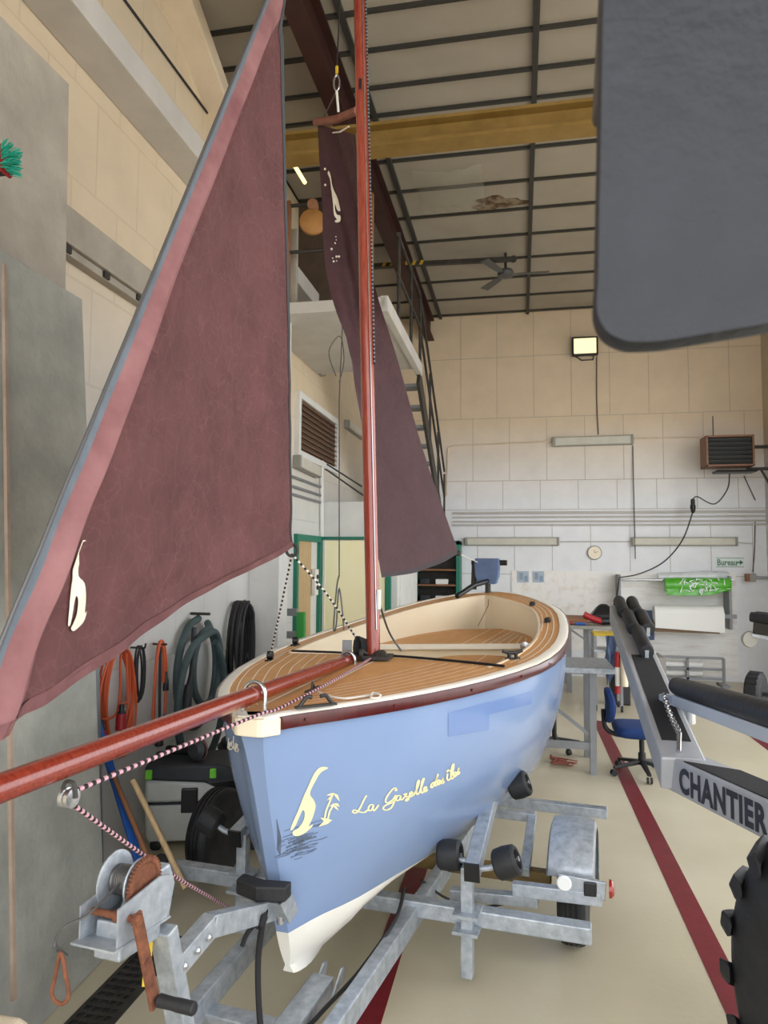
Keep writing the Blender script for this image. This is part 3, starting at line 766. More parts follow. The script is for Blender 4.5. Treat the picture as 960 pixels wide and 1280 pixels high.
# white lashing and downhaul at the tack of the mainsail
MB().box(mast_at(1.78)+NX*.045-AX*.02, (.022, .02, .11)).build('tack_block', whitepl, boat, bevel=.006)
MB().tube(smoothpts([mast_at(1.75)+NX*.05-AX*.02, S(1.55, .03, 1.58), S(1.60, .09, zd(1.6)+.03)], 8), .006, 8).build('downhaul', wire, boat, smooth=True)
# ---- bowsprit
h0 = stp(440, 823, 1.18); pr = stp(318, 868, .08); 
dirb = (pr-h0).normalized(); e0 = pr + dirb*1.35
bs_ = MB(); L = (e0-h0).length
bs_.lathe([(.024,0),(.030,.015),(.031,.3),(.033,.9),(.034,1.3),(.033,L)], h0, dirb, 24)
spr = bs_.build('bowsprit', spritred, boat, smooth=True)
def hoop(p, r, name):
    # inverted-U hoop standing on the deck around the spar
    q = p.copy(); sb = BOW + AX*((p-BOW).dot(AX)); 
    dz = zd((p-BOW).dot(AX), (p-BOW).dot(NX))
    P = [V(q.x, q.y, 0)+NX*r+V(0,0,dz)] + [V(q.x, q.y, q.z)+NX*r*math.cos(a)+V(0,0,r*math.sin(a)*1.05) for a in [PI*k/12 for k in range(13)]] + [V(q.x, q.y, 0)-NX*r+V(0,0,dz)]
    return MB().tube(P, .008, 10).build(name, steel, boat, smooth=True)
hoop(pr, .046, 'spar_hoop'); hoop(h0.lerp(pr, .06), .040, 'spar_hoop')
for q in (h0.lerp(pr, .15),): 
    dz = zd((q-BOW).dot(AX), (q-BOW).dot(NX)); MB().bar(V(q.x,q.y,dz)-AX*.07, V(q.x,q.y,dz)+AX*.07, .05, max(.02, 2*(q.z-.034-dz)), ).build('spar_chock', teak, boat, bevel=.005)
# fairlead, cleats, deck fittings
def horn_cleat(p, d, name, m, r=.008, L=.06, h=.035):
    p = Vector(p); d = Vector(d); c = MB()
    c.tube(smoothpts([p-d*L+V(0,0,h+.008), p-d*L*.5+V(0,0,h), p+V(0,0,h-.003), p+d*L*.5+V(0,0,h), p+d*L+V(0,0,h+.008)], 4), r, 8)
    for k in (-1, 1): c.cyl(p+d*k*L*.35, p+d*k*L*.35+V(0,0,h), r*1.1, n=8)
    c.bar(p-d*L*.7+V(0,0,.004), p+d*L*.7+V(0,0,.004), r*3, .008)
    return c.build(name, m, boat, smooth=True)
fa = atz(395, 883, zd(.22,.2)+.022); fd_ = (AX*.75+NX*.65).normalized()
c = MB(); c.bar(fa-fd_*.085+V(0,0,.003), fa+fd_*.085+V(0,0,.003), .022, .008)
for k in (-1, 1): c.tube(smoothpts([fa+fd_*k*.070+V(0,0,.006), fa+fd_*k*.055+V(0,0,.022), fa+fd_*k*.040+V(0,0,.038), fa+fd_*k*.018+V(0,0,.036)], 5), .008, 8)
c.build('bow_fairlead', rust if False else darksteel, boat, smooth=True)
horn_cleat(S(1.05, .80, zd(1.05, .8)-.0+.01)+V(0,0,0), (AX*.8+NX*.6).normalized(), 'deck_cleat', plastic, .009, .05, .035) if False else None
horn_cleat(S(1.42, .76, zd(1.42,.76)+.01), (AX*.5+NX*.86).normalized(), 'deck_cleat', plastic, .009, .055, .035)
for (s, w) in ((2.95, .79), (3.95, .56)):
    p = S(s, w, zd(s, w)+.012); c = MB().bar(p-AX*.05, p+AX*.05, .04, .012)
    for k in (-1, 1): c.lathe([(.018,0),(.022,.008),(.022,.024),(.012,.03)], p+AX*k*.028, (0,0,1), 12)
    c.build('cam_cleat', plastic, boat, smooth=True)
for (s, w) in ((1.95, -.76), (1.35, -.63)):
    p = S(s, w, zd(s, w)+.012); c = MB().bar(p-AX*.035, p+AX*.035, .035, .012).lathe([(.014,-.02),(.024,-.016),(.024,.016),(.014,.02)], p+V(0,0,.03), (AX*.3+NX), 14)
    c.build('sheet_block', plastic, boat, smooth=True)
# small pad eye and line coil on the foredeck
p = atz(393, 861, zd(.5)+.030); MB().bar(p-AX*.08, p+AX*.06, .02, .008).tube([p-AX*.03+V(0,0,.004), p-AX*.02+V(0,0,.03), p+V(0,0,.004)], .005, 6).build('pad_eye', darksteel, boat)
dk_ = zd(.6)+.030
MB().tube(smoothpts([atz(u, v, dk_+dz) for u, v, dz in ((397,864,0),(412,870,0),(432,873,0),(455,870,0),(466,868,0),(474,867,.004),(474,872,.006),(464,872,.008),(466,866,.010),(476,869,.008))], 6), .0045, 6).build('light_line', ropewhite, boat, smooth=True)
# black coil of line hung at the bitt beside the spar heel
MB().bar(h0-NX*.045+AX*.04-V(0,0,.06), h0-NX*.045+AX*.04+V(0,0,.09), .022, .05).build('bitt', teak if False else greysteel, boat, bevel=.004)
P = []
for k in range(5):
    for a in range(10): t = 2*PI*a/10; P.append(h0+NX*(.015+.024*math.cos(t)+.006*k)+AX*(.05+.015*k)+V(0,0,.05+(.062-.006*k)*math.sin(t)))
MB().tube(P, .0065, 6).build('coiled_line', ropeblack, boat, smooth=True)
# light deck tie at the stern: string
# ---- rudder head with tiller and blue cloth at the stern
rd = S(4.98, -.02, 1.77)
rh = MB().bar(rd-V(0,0,.45), rd+V(0,0,.16), .10, .045, NX).build('rudder_stock', darksteel, boat, bevel=.01)
MB().cyl(rd+V(0,0,.20)-NX*.17, rd+V(0,0,.20)+NX*.20, .028, n=14).build('cross_tube', plastic, boat, smooth=True)
MB().loft([[rd+V(0,0,z)+NX*x*k+AX*(y-.03) for x, y in ((-1,-.05),(1,-.05),(1,.06),(-1,.06))] for z, k in ((-.02,.09),(.06,.12),(.19,.13),(.245,.12))]).build('blue_cloth', bluebag, boat, bevel=.01)
MB().tube([rd+V(0,0,.02)+NX*.04-AX*.02, rd-V(0,0,.03)-NX*.10-AX*.25, rd-V(0,0,.13)-NX*.21-AX*.52], .026, 12).build('tiller', plastic, boat, smooth=True)
MB().tube([rd-V(0,0,.0)-NX*.14+V(0,0,.18), rd-NX*.15-V(0,0,.08)], .03, 10).build('hanging_strap', darksteel, boat, smooth=True)
# thin line down the cockpit liner
MB().tube([S(4.78, .02, 1.66), S(4.62, .05, 1.55), S(4.45, -.02, 1.36)], .0035, 6).build('tiller_line', yardred, boat)
# ================================================================== SAILS AND ROPES
# jib: tack off the end of the bowsprit, head on the forestay, clew over the foredeck
def plane_w(u, v, w):
    d = ray(u, v); t = (w+BOW.dot(NX))/d.dot(NX); return CAM + d*t
tack = plane_w(-61, 951, 0.0)
head = plane_w(353, -52, -.02)
clew = stp(365, 683, .95)
jib = thing('jib', 'large maroon triangular jib with a blue-grey luff band and cream horn emblem', 'sail', tack.lerp(clew, .5))
jn = (clew-tack).cross(head-tack).normalized()
if jn.dot(CAM-tack) < 0: jn = -jn
NU, NV = 90, 120
def jib_pt(u, v):
    """v: 0 tack..1 head along the luff; u: 0 luff..1 leech"""
    a = tack.lerp(head, v); c = clew.lerp(head, v)
    # hollow / round of leech
    c = c + (clew-tack).normalized()*(-.05*math.sin(PI*v)*(1 if v > .35 else v/.35)*.25 + .055*math.exp(-((v-.42)/.18)**2)*0.5)
    p = a.lerp(c, u)
    belly = .10*math.sin(PI*min(1, u))*math.sin(PI*min(1, .12+v*.88))*.7
    wd = (c-a).length
    x = u*wd
    ridge = .042*math.exp(-((x-.11)/.045)**2)*min(1, wd/.35) - .012*math.exp(-((x-.22)/.03)**2)*min(1, wd/.4)
    fold = .006*math.sin(26*v*1.3+9*u)*u*(1-u) + .006*math.sin(40*(1-v)*u+3)*(1-v)*(1-u)
    low = .012*math.sin(9*u+60*v)*math.exp(-v/.10)
    dist = math.hypot(u*(1-v)*1.5, v*2.6); rr = math.atan2(v*2.6, u*(1-v)*1.5+1e-4)/(PI/2)
    rays = .010*math.sin(46*rr)*math.exp(-rr*3.2)*min(1, dist*1.6)*math.exp(-dist*.45)
    q = mnoise.noise(Vector((u*(1-v)*2.2+v*1.4, v*4.2, .3)))*.022 + mnoise.noise(Vector((u*(1-v)*7+v*9, v*9-u*5, 2.1)))*.005
    return p + jn*(-belly+ridge+fold*1.3+low+rays+q*min(1, x/.2)*min(1, (1-u)*6+.15))
def band(u0, u1, n, off=0., v0=0., v1=1.):
    return [[jib_pt(u0+(u1-u0)*i/n, v0+(v1-v0)*j/NV)+jn*off for i in range(n+1)] for j in range(NV+1)]
def luffu(v, w): return min(1, w/max((clew.lerp(head, v)-tack.lerp(head, v)).length, 1e-3))
def strip(wa, wb_, n, off=0.):
    G = []
    for j in range(NV+1):
        v = min(.995, j/NV); ua, ub = luffu(v, wa), luffu(v, wb_)
        G.append([jib_pt(ua+(ub-ua)*i/n, v)+jn*off for i in range(n+1)])
    return G
WB, WP = .046, .185
m = MB(); m.quadgrid(strip(0, WB, 4)); m.build('luff_band', greyband, jib, smooth=True)
m = MB(); m.quadgrid(strip(WB, WP, 8)); m.build('luff_sleeve', sailluff, jib, smooth=True)  # faded luff cloth, its brightly lit fold also painted in as paler pink
m = MB(); G = []
for j in range(NV+1):
    v = min(.995, j/NV); ua = luffu(v, WP)
    G.append([jib_pt(ua+(1-ua)*(i/NU), v) for i in range(NU+1)])
m.quadgrid(G); m.build('sail_cloth', sailm, jib, smooth=True)
jib_bvh = BVHTree.FromPolygons(m.v, m.f)
# leech tape and foot seam
m = MB(); m.quadgrid([[jib_pt(1-luffu(v, .022), v)+jn*.003, jib_pt(1, v)+jn*.003] for v in [min(.985, j/NV) for j in range(NV+1)]]); m.build('leech_tape', mat('dark_leech_tape', (62,66,70), .8), jib)
m = MB(); m.quadgrid([[jib_pt(u/NU, 0)+jn*.003, jib_pt(u/NU, .012)+jn*.003] for u in range(NU+1)]); m.build('foot_hem', mat('faded_foot_cloth', (94,56,57), .85, 0, (118,78,78), 6), jib)
m = MB(); m.tube([jib_pt(.0, v/20) for v in range(21)], .005, 6); m.build('luff_wire', wire, jib)
J4 = lambda P: [(x*.3438, 560+y*.3438) for x, y in P]
decal_poly(jib_bvh, J4([(305,337),(288,345),(279,367),(280,420),(280,466),(300,490),(305,540),(301,598),(308,592),(296,632),(262,664),(250,655),(257,640),(272,600),(277,550),(270,538),(262,570),(252,625),(246,645),(240,640),(246,580),(254,500),(256,440),(258,390),(268,350),(285,334)]), 'horn_emblem', decalw, jib, .006, smooth=True)
# clew ring
MB().tube(smoothpts([clew+V(.03*math.cos(a), 0, -.02+.03*math.sin(a)) for a in [2*PI*k/10 for k in range(10)]], 3, True), .008, 8, True).build('clew_ring', darksteel, jib, smooth=True)
# jib sheets, black and white fleck
bl = S(1.35, -.63, zd(1.35, -.63)+.04)
def fleck(P, r, name, label, ms, step=.016, base=None):
    P = resample(smoothpts(P, 8), step); o = MB().tube(P, r, 6, stripe=1).build(name, ms, base=base or P[len(P)//2]); tag(o, label, 'rope'); return o
fleck([clew-V(0,0,.04), clew.lerp(bl, .5)+V(0,0,-.03), bl], .006, 'jib_sheet', 'black and white fleck sheet from the jib clew down to the left side deck block', [ropeblack, ropewhite])
fleck([clew-V(0,0,.04), S(1.1, -.16, 1.80), S(1.42, -.08, zd(1.4)+.06)], .006, 'jib_sheet', 'black and white fleck sheet from the jib clew to the foot of the mast', [ropeblack, ropewhite])
# forestay above the head
tag(MB().cyl(head-(head-tack).normalized()*.05, mast_at(6.1), .004, n=6).build('forestay', wire, base=head), 'thin grey wire forestay above the jib head', 'rope')
# furling line: pink and black fleck rope from the mast foot along the bowsprit to a block and down to the winch post
spd = dirb
bk = plane_w(86, 997, .02)
lineA = [S(1.45, .02, zd(1.45)+.05), S(1.0, .06, zd(1)+.05), S(.45, .09, zd(.5)+.045), S(.05, .085, zd(0)+.035), S(-.10, .075, zd(0)+.04), bk+V(0,0,.01)]
fleck(lineA, .0062, 'furling_line', 'pink and black fleck rope running under the bowsprit to the mast foot', [ropeblack, ropepink], .0135)
endp = stp(292, 1138, .30)
fleck([bk-V(0,0,.01), bk.lerp(endp, .5)-V(0,0,.02), endp], .0062, 'furling_line', 'pink and black fleck rope hanging from the block under the bowsprit', [ropeblack, ropepink], .0135)
blo = thing('bowsprit_block', 'small metal pulley block hanging under the bowsprit', 'pulley', bk)
MB().lathe([(.010,-.016),(.024,-.014),(.024,-.004),(.016,0),(.024,.004),(.024,.014),(.010,.016)], bk, NX, 18).build('sheave', steel, blo, smooth=True)
MB().tube(smoothpts([bk+V(-.02,0,0), bk+V(-.012,0,.035), bk+V(.012,0,.035), bk+V(.02,0,0)], 5), .005, 8).build('shackle', darksteel, blo, smooth=True)
# ---- mainsail: maroon lug sail behind the mast
main = thing('mainsail', 'dark plum mainsail hanging from a short spar behind the red mast', 'sail', mb_+V(.1,.3,.5))
left = [(155,397,2.1),(250,402,1.95),(340,408,1.9),(388,420,1.85),(457,441,1.75),(530,451,1.72),(620,460,1.68),(722,477,1.62)]
right = [(168,444,1.70),(250,452,1.75),(347,466,1.95),(453,498,2.3),(563,529,2.7),(690,573,3.15)]
def rowpt(T, y): return sinterp(y, [(a, b_) for a, b_, c in T]), sinterp(y, [(a, c) for a, b_, c in T])
NR = 70; G = []
for j in range(NR+1):
    t = j/NR; yl = 155+(722-155)*t; yr = 168+(692-168)*t
    xl, sl_ = rowpt(left, yl); xr, sr = rowpt(right, yr)
    a = stp(xl, yl, sl_); c = stp(xr, yr, sr); row = []
    n = (c-a).cross(V(0,0,1)).normalized()
    if n.dot(CAM-a) < 0: n = -n
    for i in range(25):
        u = i/24; p = a.lerp(c, u)
        bel = .10*math.sin(PI*u)*math.sin(PI*min(1, t*.9+.08))
        wr_ = .018*math.sin(14*u-22*t)*math.sin(PI*u)*(1-t*.5) + .014*math.sin(30*t+10*u)*(1-u)*math.exp(-((t-.45)/.25)**2)
        footsag = -.04*math.sin(PI*u)*max(0, (t-.85)/.15)
        row.append(p + n*(-bel+wr_) + V(0,0,footsag))
    G.append(row)
m = MB().quadgrid(G); m.build('sail_cloth', saildark, main, smooth=True)
main_bvh = BVHTree.FromPolygons(m.v, m.f)
MB().quadgrid([[p+(CAM-p).normalized()*.004, q+(CAM-q).normalized()*.004] for p, q in zip(G[-1], [g_.lerp(q_, .6) for g_, q_ in zip(G[-1], G[-2])])]).build('foot_tape', mat('dark_foot_tape', (46,36,42), .7), main)
E5 = lambda P: [(350+x*.21875, 80+y*.21875) for x, y in P]
decal_poly(main_bvh, E5([(283,612),(294,640),(302,690),(312,722),(322,742),(334,770),(345,815),(349,838),(340,842),(328,830),(318,800),(318,838),(328,862),(348,866),(350,890),(340,905),(320,908),(314,898),(326,890),(312,870),(308,840),(304,790),(300,745),(296,715),(290,660),(276,630)]), 'horn_emblem', decalw, main, .006, smooth=True)
random.seed(5); fl = MB()
for k in range(9):
    q = on_mesh(main_bvh, random.uniform(414, 424), random.uniform(296, 330), .006); fl.sphere(q, random.uniform(.004, .009), 4)
for u, v in ((407,212),(407,232)): fl.sphere(on_mesh(main_bvh, u, v, .006), .009, 4)
fl.build('paint_flecks', decalw, main)
ya = stp(395, 153, 2.12); yb = stp(447, 138, 1.62)
yard = MB().tube([ya, ya.lerp(yb, .5)+V(0,0,-.02), yb], .026, 12).build('spar', yardred, main, smooth=True)
hk = stp(421, 92, 1.8)
MB().tube([stp(404, 148, 2.05), hk-V(0,0,.12)], .004, 6).build('bridle', wire, main); MB().tube([stp(423, 140, 1.85), hk-V(0,0,.12)], .009, 6).build('bridle', ropewhite, main)
MB().tube([hk-V(0,0,.12)]+[hk-V(0,0,.12)+V(.02*math.sin(a), 0, .055-.055*math.cos(a)) for a in [2*PI*k/10 for k in range(1,10)]], .006, 6, True).build('snap_hook', steel, main, smooth=True)
MB().cyl(hk, hk+V(0,0,.05), .010, n=8).build('toggle', gold, main)
MB().tube([hk+V(0,0,.05), stp(425, 0, 1.65), stp(427, -40, 1.62)], .005, 6).build('hoist_line', ropeblack, main)
MB().tube([stp(436, 158, 1.7), stp(425, 165, 1.75), stp(416, 166, 1.9)], .005, 6).build('lacing', ropewhite, main)
ce = stp(573, 692, 3.15)
MB().tube([ce, rd+V(0,0,.20)-NX*.10], .004, 6).build('clew_line', ropewhite, main); MB().sphere(ce, .022, 8).build('clew_ring', darksteel, main, smooth=True)
# loose wire falls hanging left of the mast
tag(MB().tube([V(-1.62, 6.3, 4.45), aty(424, 500, 5.6), aty(424, 720, 5.2)], .005, 6).tube(smoothpts([aty(420, 470, 5.6), aty(411, 440, 5.7), aty(425, 420, 5.8), aty(430, 450, 5.7), aty(424, 478, 5.6)], 5), .004, 6).build('hanging_wire', wire, base=aty(424, 600, 5.4)), 'thin grey wire hanging left of the mast in front of the yellow door', 'wire')
hw = aty(424, 735, 5.2)
tag(MB().tube(smoothpts([hw+V(0,0,.10), hw+V(-.02,0,0), hw+V(-.04,0,-.30), hw+V(-.02,0,-.28), hw, hw+V(.04,0,-.30), hw+V(.03,0,-.34)], 6), .006, 8).build('rope_loop', wire, base=hw), 'looped grey line hanging at the end of the wire by the yellow door', 'rope')
# ================================================================== BOAT TRAILER
tr = thing('boat_trailer', 'galvanised boat trailer with rusty hand winch under the pale blue boat', 'trailer', S(1.6, 0, 0))
for sg in (1, -1):
    MB().bar(S(.05, sg*.275, .25), S(3.5, sg*.43, .29), .06, .10).bar(S(.05, sg*.275, .25), S(-.75, sg*.05, .30), .06, .10).build('side_beam', galv, tr, bevel=.006)
MB().bar(S(-.70, 0, .30), S(-1.3, 0, .32), .08, .10).build('drawbar', galv, tr, bevel=.006)
MB().bar(S(1.08, -1.16, .285), S(1.10, 1.16, .305), .075, .075).build('cross_bar', galv, tr, bevel=.006)
MB().bar(S(3.3, -.55, .30), S(3.3, .55, .30), .07, .07).build('cross_bar', galv, tr, bevel=.006)
MB().bar(S(.18, -.32, .20), S(.18, .36, .20), .08, .05).build('cross_bar', galv, tr, bevel=.006)
MB().loft([[S(s_, w_, z_) for s_, w_ in ((.99,-1.19),(1.03,-1.08),(1.12,-1.08),(1.13,-1.19))] for z_ in (.10,.14,.30,.335)]).build('end_fender', rubber, tr, bevel=.012)
# keel support: channel, cheek plates, keel roller
MB().bar(atz(330, 1330, .19), atz(404, 1228, .20), .10, .07).build('keel_channel', galv, tr, bevel=.005)
for pt_ in (atz(391, 1238, .20), atz(414, 1246, .20)): MB().prism([pt_, pt_+AX*.12, pt_+AX*.14+V(0,0,.05), pt_+AX*.10+V(0,0,.06)], NX*.008).build('cheek_plate', galv, tr)
MB().cyl(S(1.7, -.08, .385), S(1.7, .08, .385), .045, n=20).build('keel_roller', rubber, tr, smooth=True)
# axle
MB().bar(S(1.62, -.93, .30), S(1.62, .93, .30), .07, .07).build('axle', axlem, tr, bevel=.005)
for sg in (1, -1):
    wc = S(1.62, sg*(1.05 if sg > 0 else 1.12), .275)
    R_ = .272; wd = .072
    prof = [(.12,-wd*.8),(.18,-wd*.95),(.225,-wd),(.25,-wd*.95),(.266,-wd*.75),(R_,-wd*.5),(R_,-wd*.42),(R_-.008,-wd*.40),(R_-.008,-wd*.30),(R_,-wd*.28),(R_,-.006),(R_-.008,-.005),(R_-.008,.005),(R_,.006),(R_,wd*.28),(R_-.008,wd*.3),(R_-.008,wd*.4),(R_,wd*.42),(R_,wd*.5),(.266,wd*.75),(.25,wd*.95),(.225,wd),(.18,wd*.95),(.12,wd*.8)]
    tire = MB().lathe(prof, wc, NX, 48).build('tyre', rubber, tr, smooth=True, angle=30)
    MB().lathe([(.02,-.05),(.13,-.045),(.135,-.02),(.135,.02),(.13,.045),(.08,.03),(.05,.05),(.02,.055)], wc, NX, 32).build('wheel_rim', galv, tr, smooth=True, angle=30)
    if sg > 0:
        # mudguard: rolled sheet over the wheel
        rr = []
        for k in range(19):
            a = math.radians(30+165*k/18); r = .335
            c = wc + AX*(-r*math.cos(a)*1.05) + V(0,0,r*math.sin(a))
            o_ = (AX*(-math.cos(a)) + V(0,0,math.sin(a)))
            rr.append([c - NX*.115 - o_*.03, c - NX*.105, c - NX*.04 + o_*.012, c + NX*.04 + o_*.012, c + NX*.105, c + NX*.115 - o_*.03])
        MB().loft(rr, closed=False).build('mudguard', galv, tr, smooth=True, angle=50, solid=.005)
    # suspension frame inside the wheel
    if sg > 0: MB().bar(S(1.28, sg*.46, .30), S(1.28, sg*.90, .33), .06, .05).build('bracket', galv, tr, bevel=.004)
    if sg > 0: MB().bar(S(2.05, sg*.40, .46), S(2.05, sg*.80, .46), .06, .05).bar(S(2.05, sg*.78, .46), S(1.55, sg*.80, .34), .05, .05).build('suspension_arm', galv, tr, bevel=.004)
    if sg > 0: MB().bar(S(2.45, sg*.40, .40), S(2.45, sg*1.2, .40), .07, .06).build('rear_cross_arm', galv, tr, bevel=.004)
    if sg > 0:
        # lamp board at the front of the mudguard
        q = S(1.25, sg*1.02, .44)
        lb = MB().bar(S(1.25, sg*.78, .385), S(1.25, sg*1.20, .40), .05, .06).bar(S(1.24, sg*1.0, .45), S(1.24, sg*1.22, .44), .02, .085).build('lamp_board', galv, tr, bevel=.004)
        MB().lathe([(.036,0),(.036,.006),(.030,.012)], S(1.228, sg*1.03, .455), -AX, 24).build('round_reflector', whiteref, lb, smooth=True)
        MB().box(S(1.225, sg*1.15, .445), (.06, .012, .066)).build('plug_socket', plastic, lb, bevel=.006)
        MB().lathe([(.042,0),(.040,.012),(.028,.022),(.004,.026)], S(1.25, sg*1.235, .45), NX*sg, 20).build('red_lens', redref, lb, smooth=True)
    # height-adjustable post with clamp and swinging roller cradle
    near = stp(590, 1090, .98) if sg > 0 else S(.98, -.62, .54)
    nearw = (near-BOW).dot(NX); near = S(.98, sg*abs(nearw), near.z if sg > 0 else .54)
    far = S(1.75, sg*.60, .70)
    MB().bar(S(1.03, sg*.60, .05), S(1.03, sg*.60, .55), .055, .055, AX).build('cradle_post', galv, tr, bevel=.005)
    MB().bar(S(1.035, sg*.60, .26), S(1.035, sg*.60, .275), .12, .14, AX).bar(S(1.035, sg*.60, .335), S(1.035, sg*.60, .35), .12, .14, AX).build('clamp', galv, tr)
    arm = MB().bar(near, far, .07, .085).build('cradle_arm', galv, tr, bevel=.006)
    ad = (far-near).normalized(); MB().bar(near-ad*.012, near, .072, .087).build('end_cap', plastic, arm)
    for (pt, off) in ((near+ad*.08, -.12), (near+ad*.02, .16), (far-ad*.05, .15), (far-ad*.10, -.13)):
        c = pt + NX*off*sg*1.0 + V(0, 0, .035 + (.02 if off*1 > 0 else -.02))
        axd = (NX*sg + V(0,0,.42 if off > 0 else .10)).normalized()
        MB().tube([pt, pt.lerp(c, .5)+V(0,0,-.01), c], .014, 8).build('roller_spindle', galv, arm, smooth=True)
        rl_ = MB().lathe([(.022,-.055),(.058,-.055),(.068,-.045),(.072,0),(.068,.045),(.058,.055),(.045,.054),(.040,.035),(.022,.035)], c, axd, 24).build('hull_roller', rubber, arm, smooth=True, angle=30)
        MB().lathe([(.012,.03),(.012,.06)], c, axd, 10).build('spindle_end', steel, rl_, smooth=True)
# black cable looping below the axle
MB().tube(smoothpts([S(1.3, .30, .33), S(1.38, .42, .22), S(1.42, .6, .19), S(1.45, .8, .25), S(1.5, .9, .30)], 6), .007, 8).build('brake_cable', cordblack, tr, smooth=True)
# winch post, arm to the bow stop
wp = stp(154, 1126, -.62); 
WZ = lambda ds_, w, z: S(-.62+ds_, w, z)
pw = (wp-BOW).dot(NX)
def W(ds_, dw, dz): return S(-.62+ds_, pw+dw, wp.z+dz)
foot = S(-.36, .03, .33)
MB().bar(foot, W(.13, .045, -.13), .05, .07, NX).build('winch_post', galv, tr, bevel=.005)
MB().bar(foot-AX*.07, foot+AX*.07, .14, .02).build('foot_plate', galv, tr, bevel=.003)
a1 = S(-.46, pw+.075, .755); a2 = plane_w(268, 1158, .03); a3 = plane_w(345, 1138, .03)
arm_ = MB().bar(a1, a2, .012, .07).bar(a2, a3, .012, .07)
arm_.bar(a1+V(0,0,.032)+NX*-.02, a2+V(0,0,.032)+NX*-.02, .05, .008).bar(a2+V(0,0,.032)+NX*-.02, a3+V(0,0,.032)+NX*-.02, .05, .008)
arm_.bar(a1-V(0,0,.032)+NX*-.02, a2-V(0,0,.032)+NX*-.02, .05, .008).bar(a2-V(0,0,.032)+NX*-.02, a3-V(0,0,.032)+NX*-.02, .05, .008)
arm_.build('bow_stop_arm', galv, tr, bevel=.003)
for p in (a1.lerp(a2, .12), a1.lerp(a2, .45), a1.lerp(a2, .75)): MB().lathe([(.012,0),(.012,.010),(.006,.016)], p+NX*.006, NX, 6).build('bolt', steel, tr)
MB().lathe([(.014,-.045),(.014,.05)], a3+NX*.02, (0,0,1), 12).build('bolt', steel, tr)
bsc = plane_w(323, 1115, .0); bsc = S(min((bsc-BOW).dot(AX), .10), 0, bsc.z)
bx_ = MB()
bx_.loft([[bsc+NX*(w)+AX*(-.02+.03*abs(w)/.1)+V(0,0,-.03), bsc+NX*w+AX*(.05+.02*abs(w)/.1)+V(0,0,-.03), bsc+NX*w+AX*(.05+.02*abs(w)/.1)+V(0,0,.028), bsc+NX*w+AX*(-.02+.03*abs(w)/.1)+V(0,0,.028)] for w in (-.105, -.05, 0, .05, .105)])
bx_.build('bow_stop_pad', rubber, tr, bevel=.008)
MB().prism([bsc+V(0,0,-.032)+NX*-.09, bsc+V(0,0,-.032)+NX*.09, a3+NX*.05-V(0,0,.03), a3-NX*.05-V(0,0,.03)], AX*.008).build('bow_stop_bracket', galv, tr)
MB().prism([bsc+V(0,0,-.032)+NX*.085+AX*.0, bsc+V(0,0,-.032)+NX*.085+AX*.10, a3+NX*.05+AX*.08-V(0,0,.03), a3+NX*.05-V(0,0,.04)], NX*.008).build('bow_stop_bracket', galv, tr)
# winch
MB().prism([W(-.10,.06,-.07), W(.12,.06,-.09), W(.13,.06,.03), W(.08,.06,.045), W(-.10,.06,.03)], NX*.005).build('winch_frame', steel if False else galv, tr)
MB().prism([W(-.10,-.065,-.07), W(.12,-.065,-.09), W(.13,-.065,.02), W(.08,-.065,.035), W(-.10,-.065,.02)], NX*.005).build('winch_frame', galv, tr)
MB().prism([W(-.12,-.075,-.075), W(.13,-.075,-.095), W(.13,.07,-.095), W(-.12,.07,-.075)], V(0,0,.006)).build('winch_base', galv, tr)
MB().bar(W(-.06,0,-.082), W(.12,0,-.10), .09, .10).build('winch_bracket', galv, tr, bevel=.006)
MB().prism([W(-.0,-.045,-.10), W(.16,-.045,-.12), W(.19,-.045,-.02), W(.16,-.045,.05), W(.10,-.045,.05)], NX*.09).build('post_head', galv, tr, bevel=.01)
dc = W(.035, -.01, .04)
drm = MB().lathe([(.074,-.052),(.078,-.050),(.078,-.046),(.074,-.044),(.030,-.043),(.030,.030),(.066,.031),(.068,.034),(.066,.037),(.01,.038)], dc, NX, 36).build('winch_drum', galv, tr, smooth=True, angle=30)
P = []
for k in range(9*12): t = 2*PI*k/12; P.append(dc + NX*(-.038+.066*(k/108)) + AX*(.038*math.cos(t)) + V(0,0,.038*math.sin(t)))
MB().tube(P, .005, 6).build('winch_wire', wire, tr, smooth=True)
gp = []; NG = 44
gear = MB()
ring = []
for k in range(NG*4):
    r = .076 if (k % 4) in (1, 2) else .069; a = 2*PI*k/(NG*4); ring.append(dc + NX*.050 + AX*r*math.cos(a) + V(0,0,r*math.sin(a)))
gear.loft([[dc+NX*.050+(p-dc-NX*.050)*.80 for p in ring], ring, [p+NX*.009 for p in ring], [dc+NX*.059+(p-dc-NX*.050)*.80 for p in ring], [dc+NX*.054+(p-dc-NX*.050)*.78 for p in ring], [dc+NX*.054+(p-dc-NX*.050)*.2 for p in ring]])
gear.build('winch_gear', rust, tr, smooth=True, angle=30)
MB().cyl(W(-.055,-.075,-.012), W(-.055,.085,-.012), .010, n=12).lathe([(.017,.02),(.017,.05)], W(-.055,0,-.012), NX, 12).build('pinion_shaft', rust, tr, smooth=True)
hb = W(-.055, .088, -.012); hd_ = stp(191, 1258, -.70)
hd_ = S((hd_-BOW).dot(AX), (hb-BOW).dot(NX)+.02, hb.z-.235)
hd_ = hb + V(0,0,-.235) + AX*.055 + NX*.03
mid = hb.lerp(hd_, .5)
crk = MB().bar(hb+V(0,0,.015), mid, .012, .038, AX).bar(mid, hd_-V(0,0,.02), .012, .038, AX).lathe([(.018,-.008),(.018,.012),(.012,.016)], hb, NX, 6).build('crank_handle', rust, tr, bevel=.003)
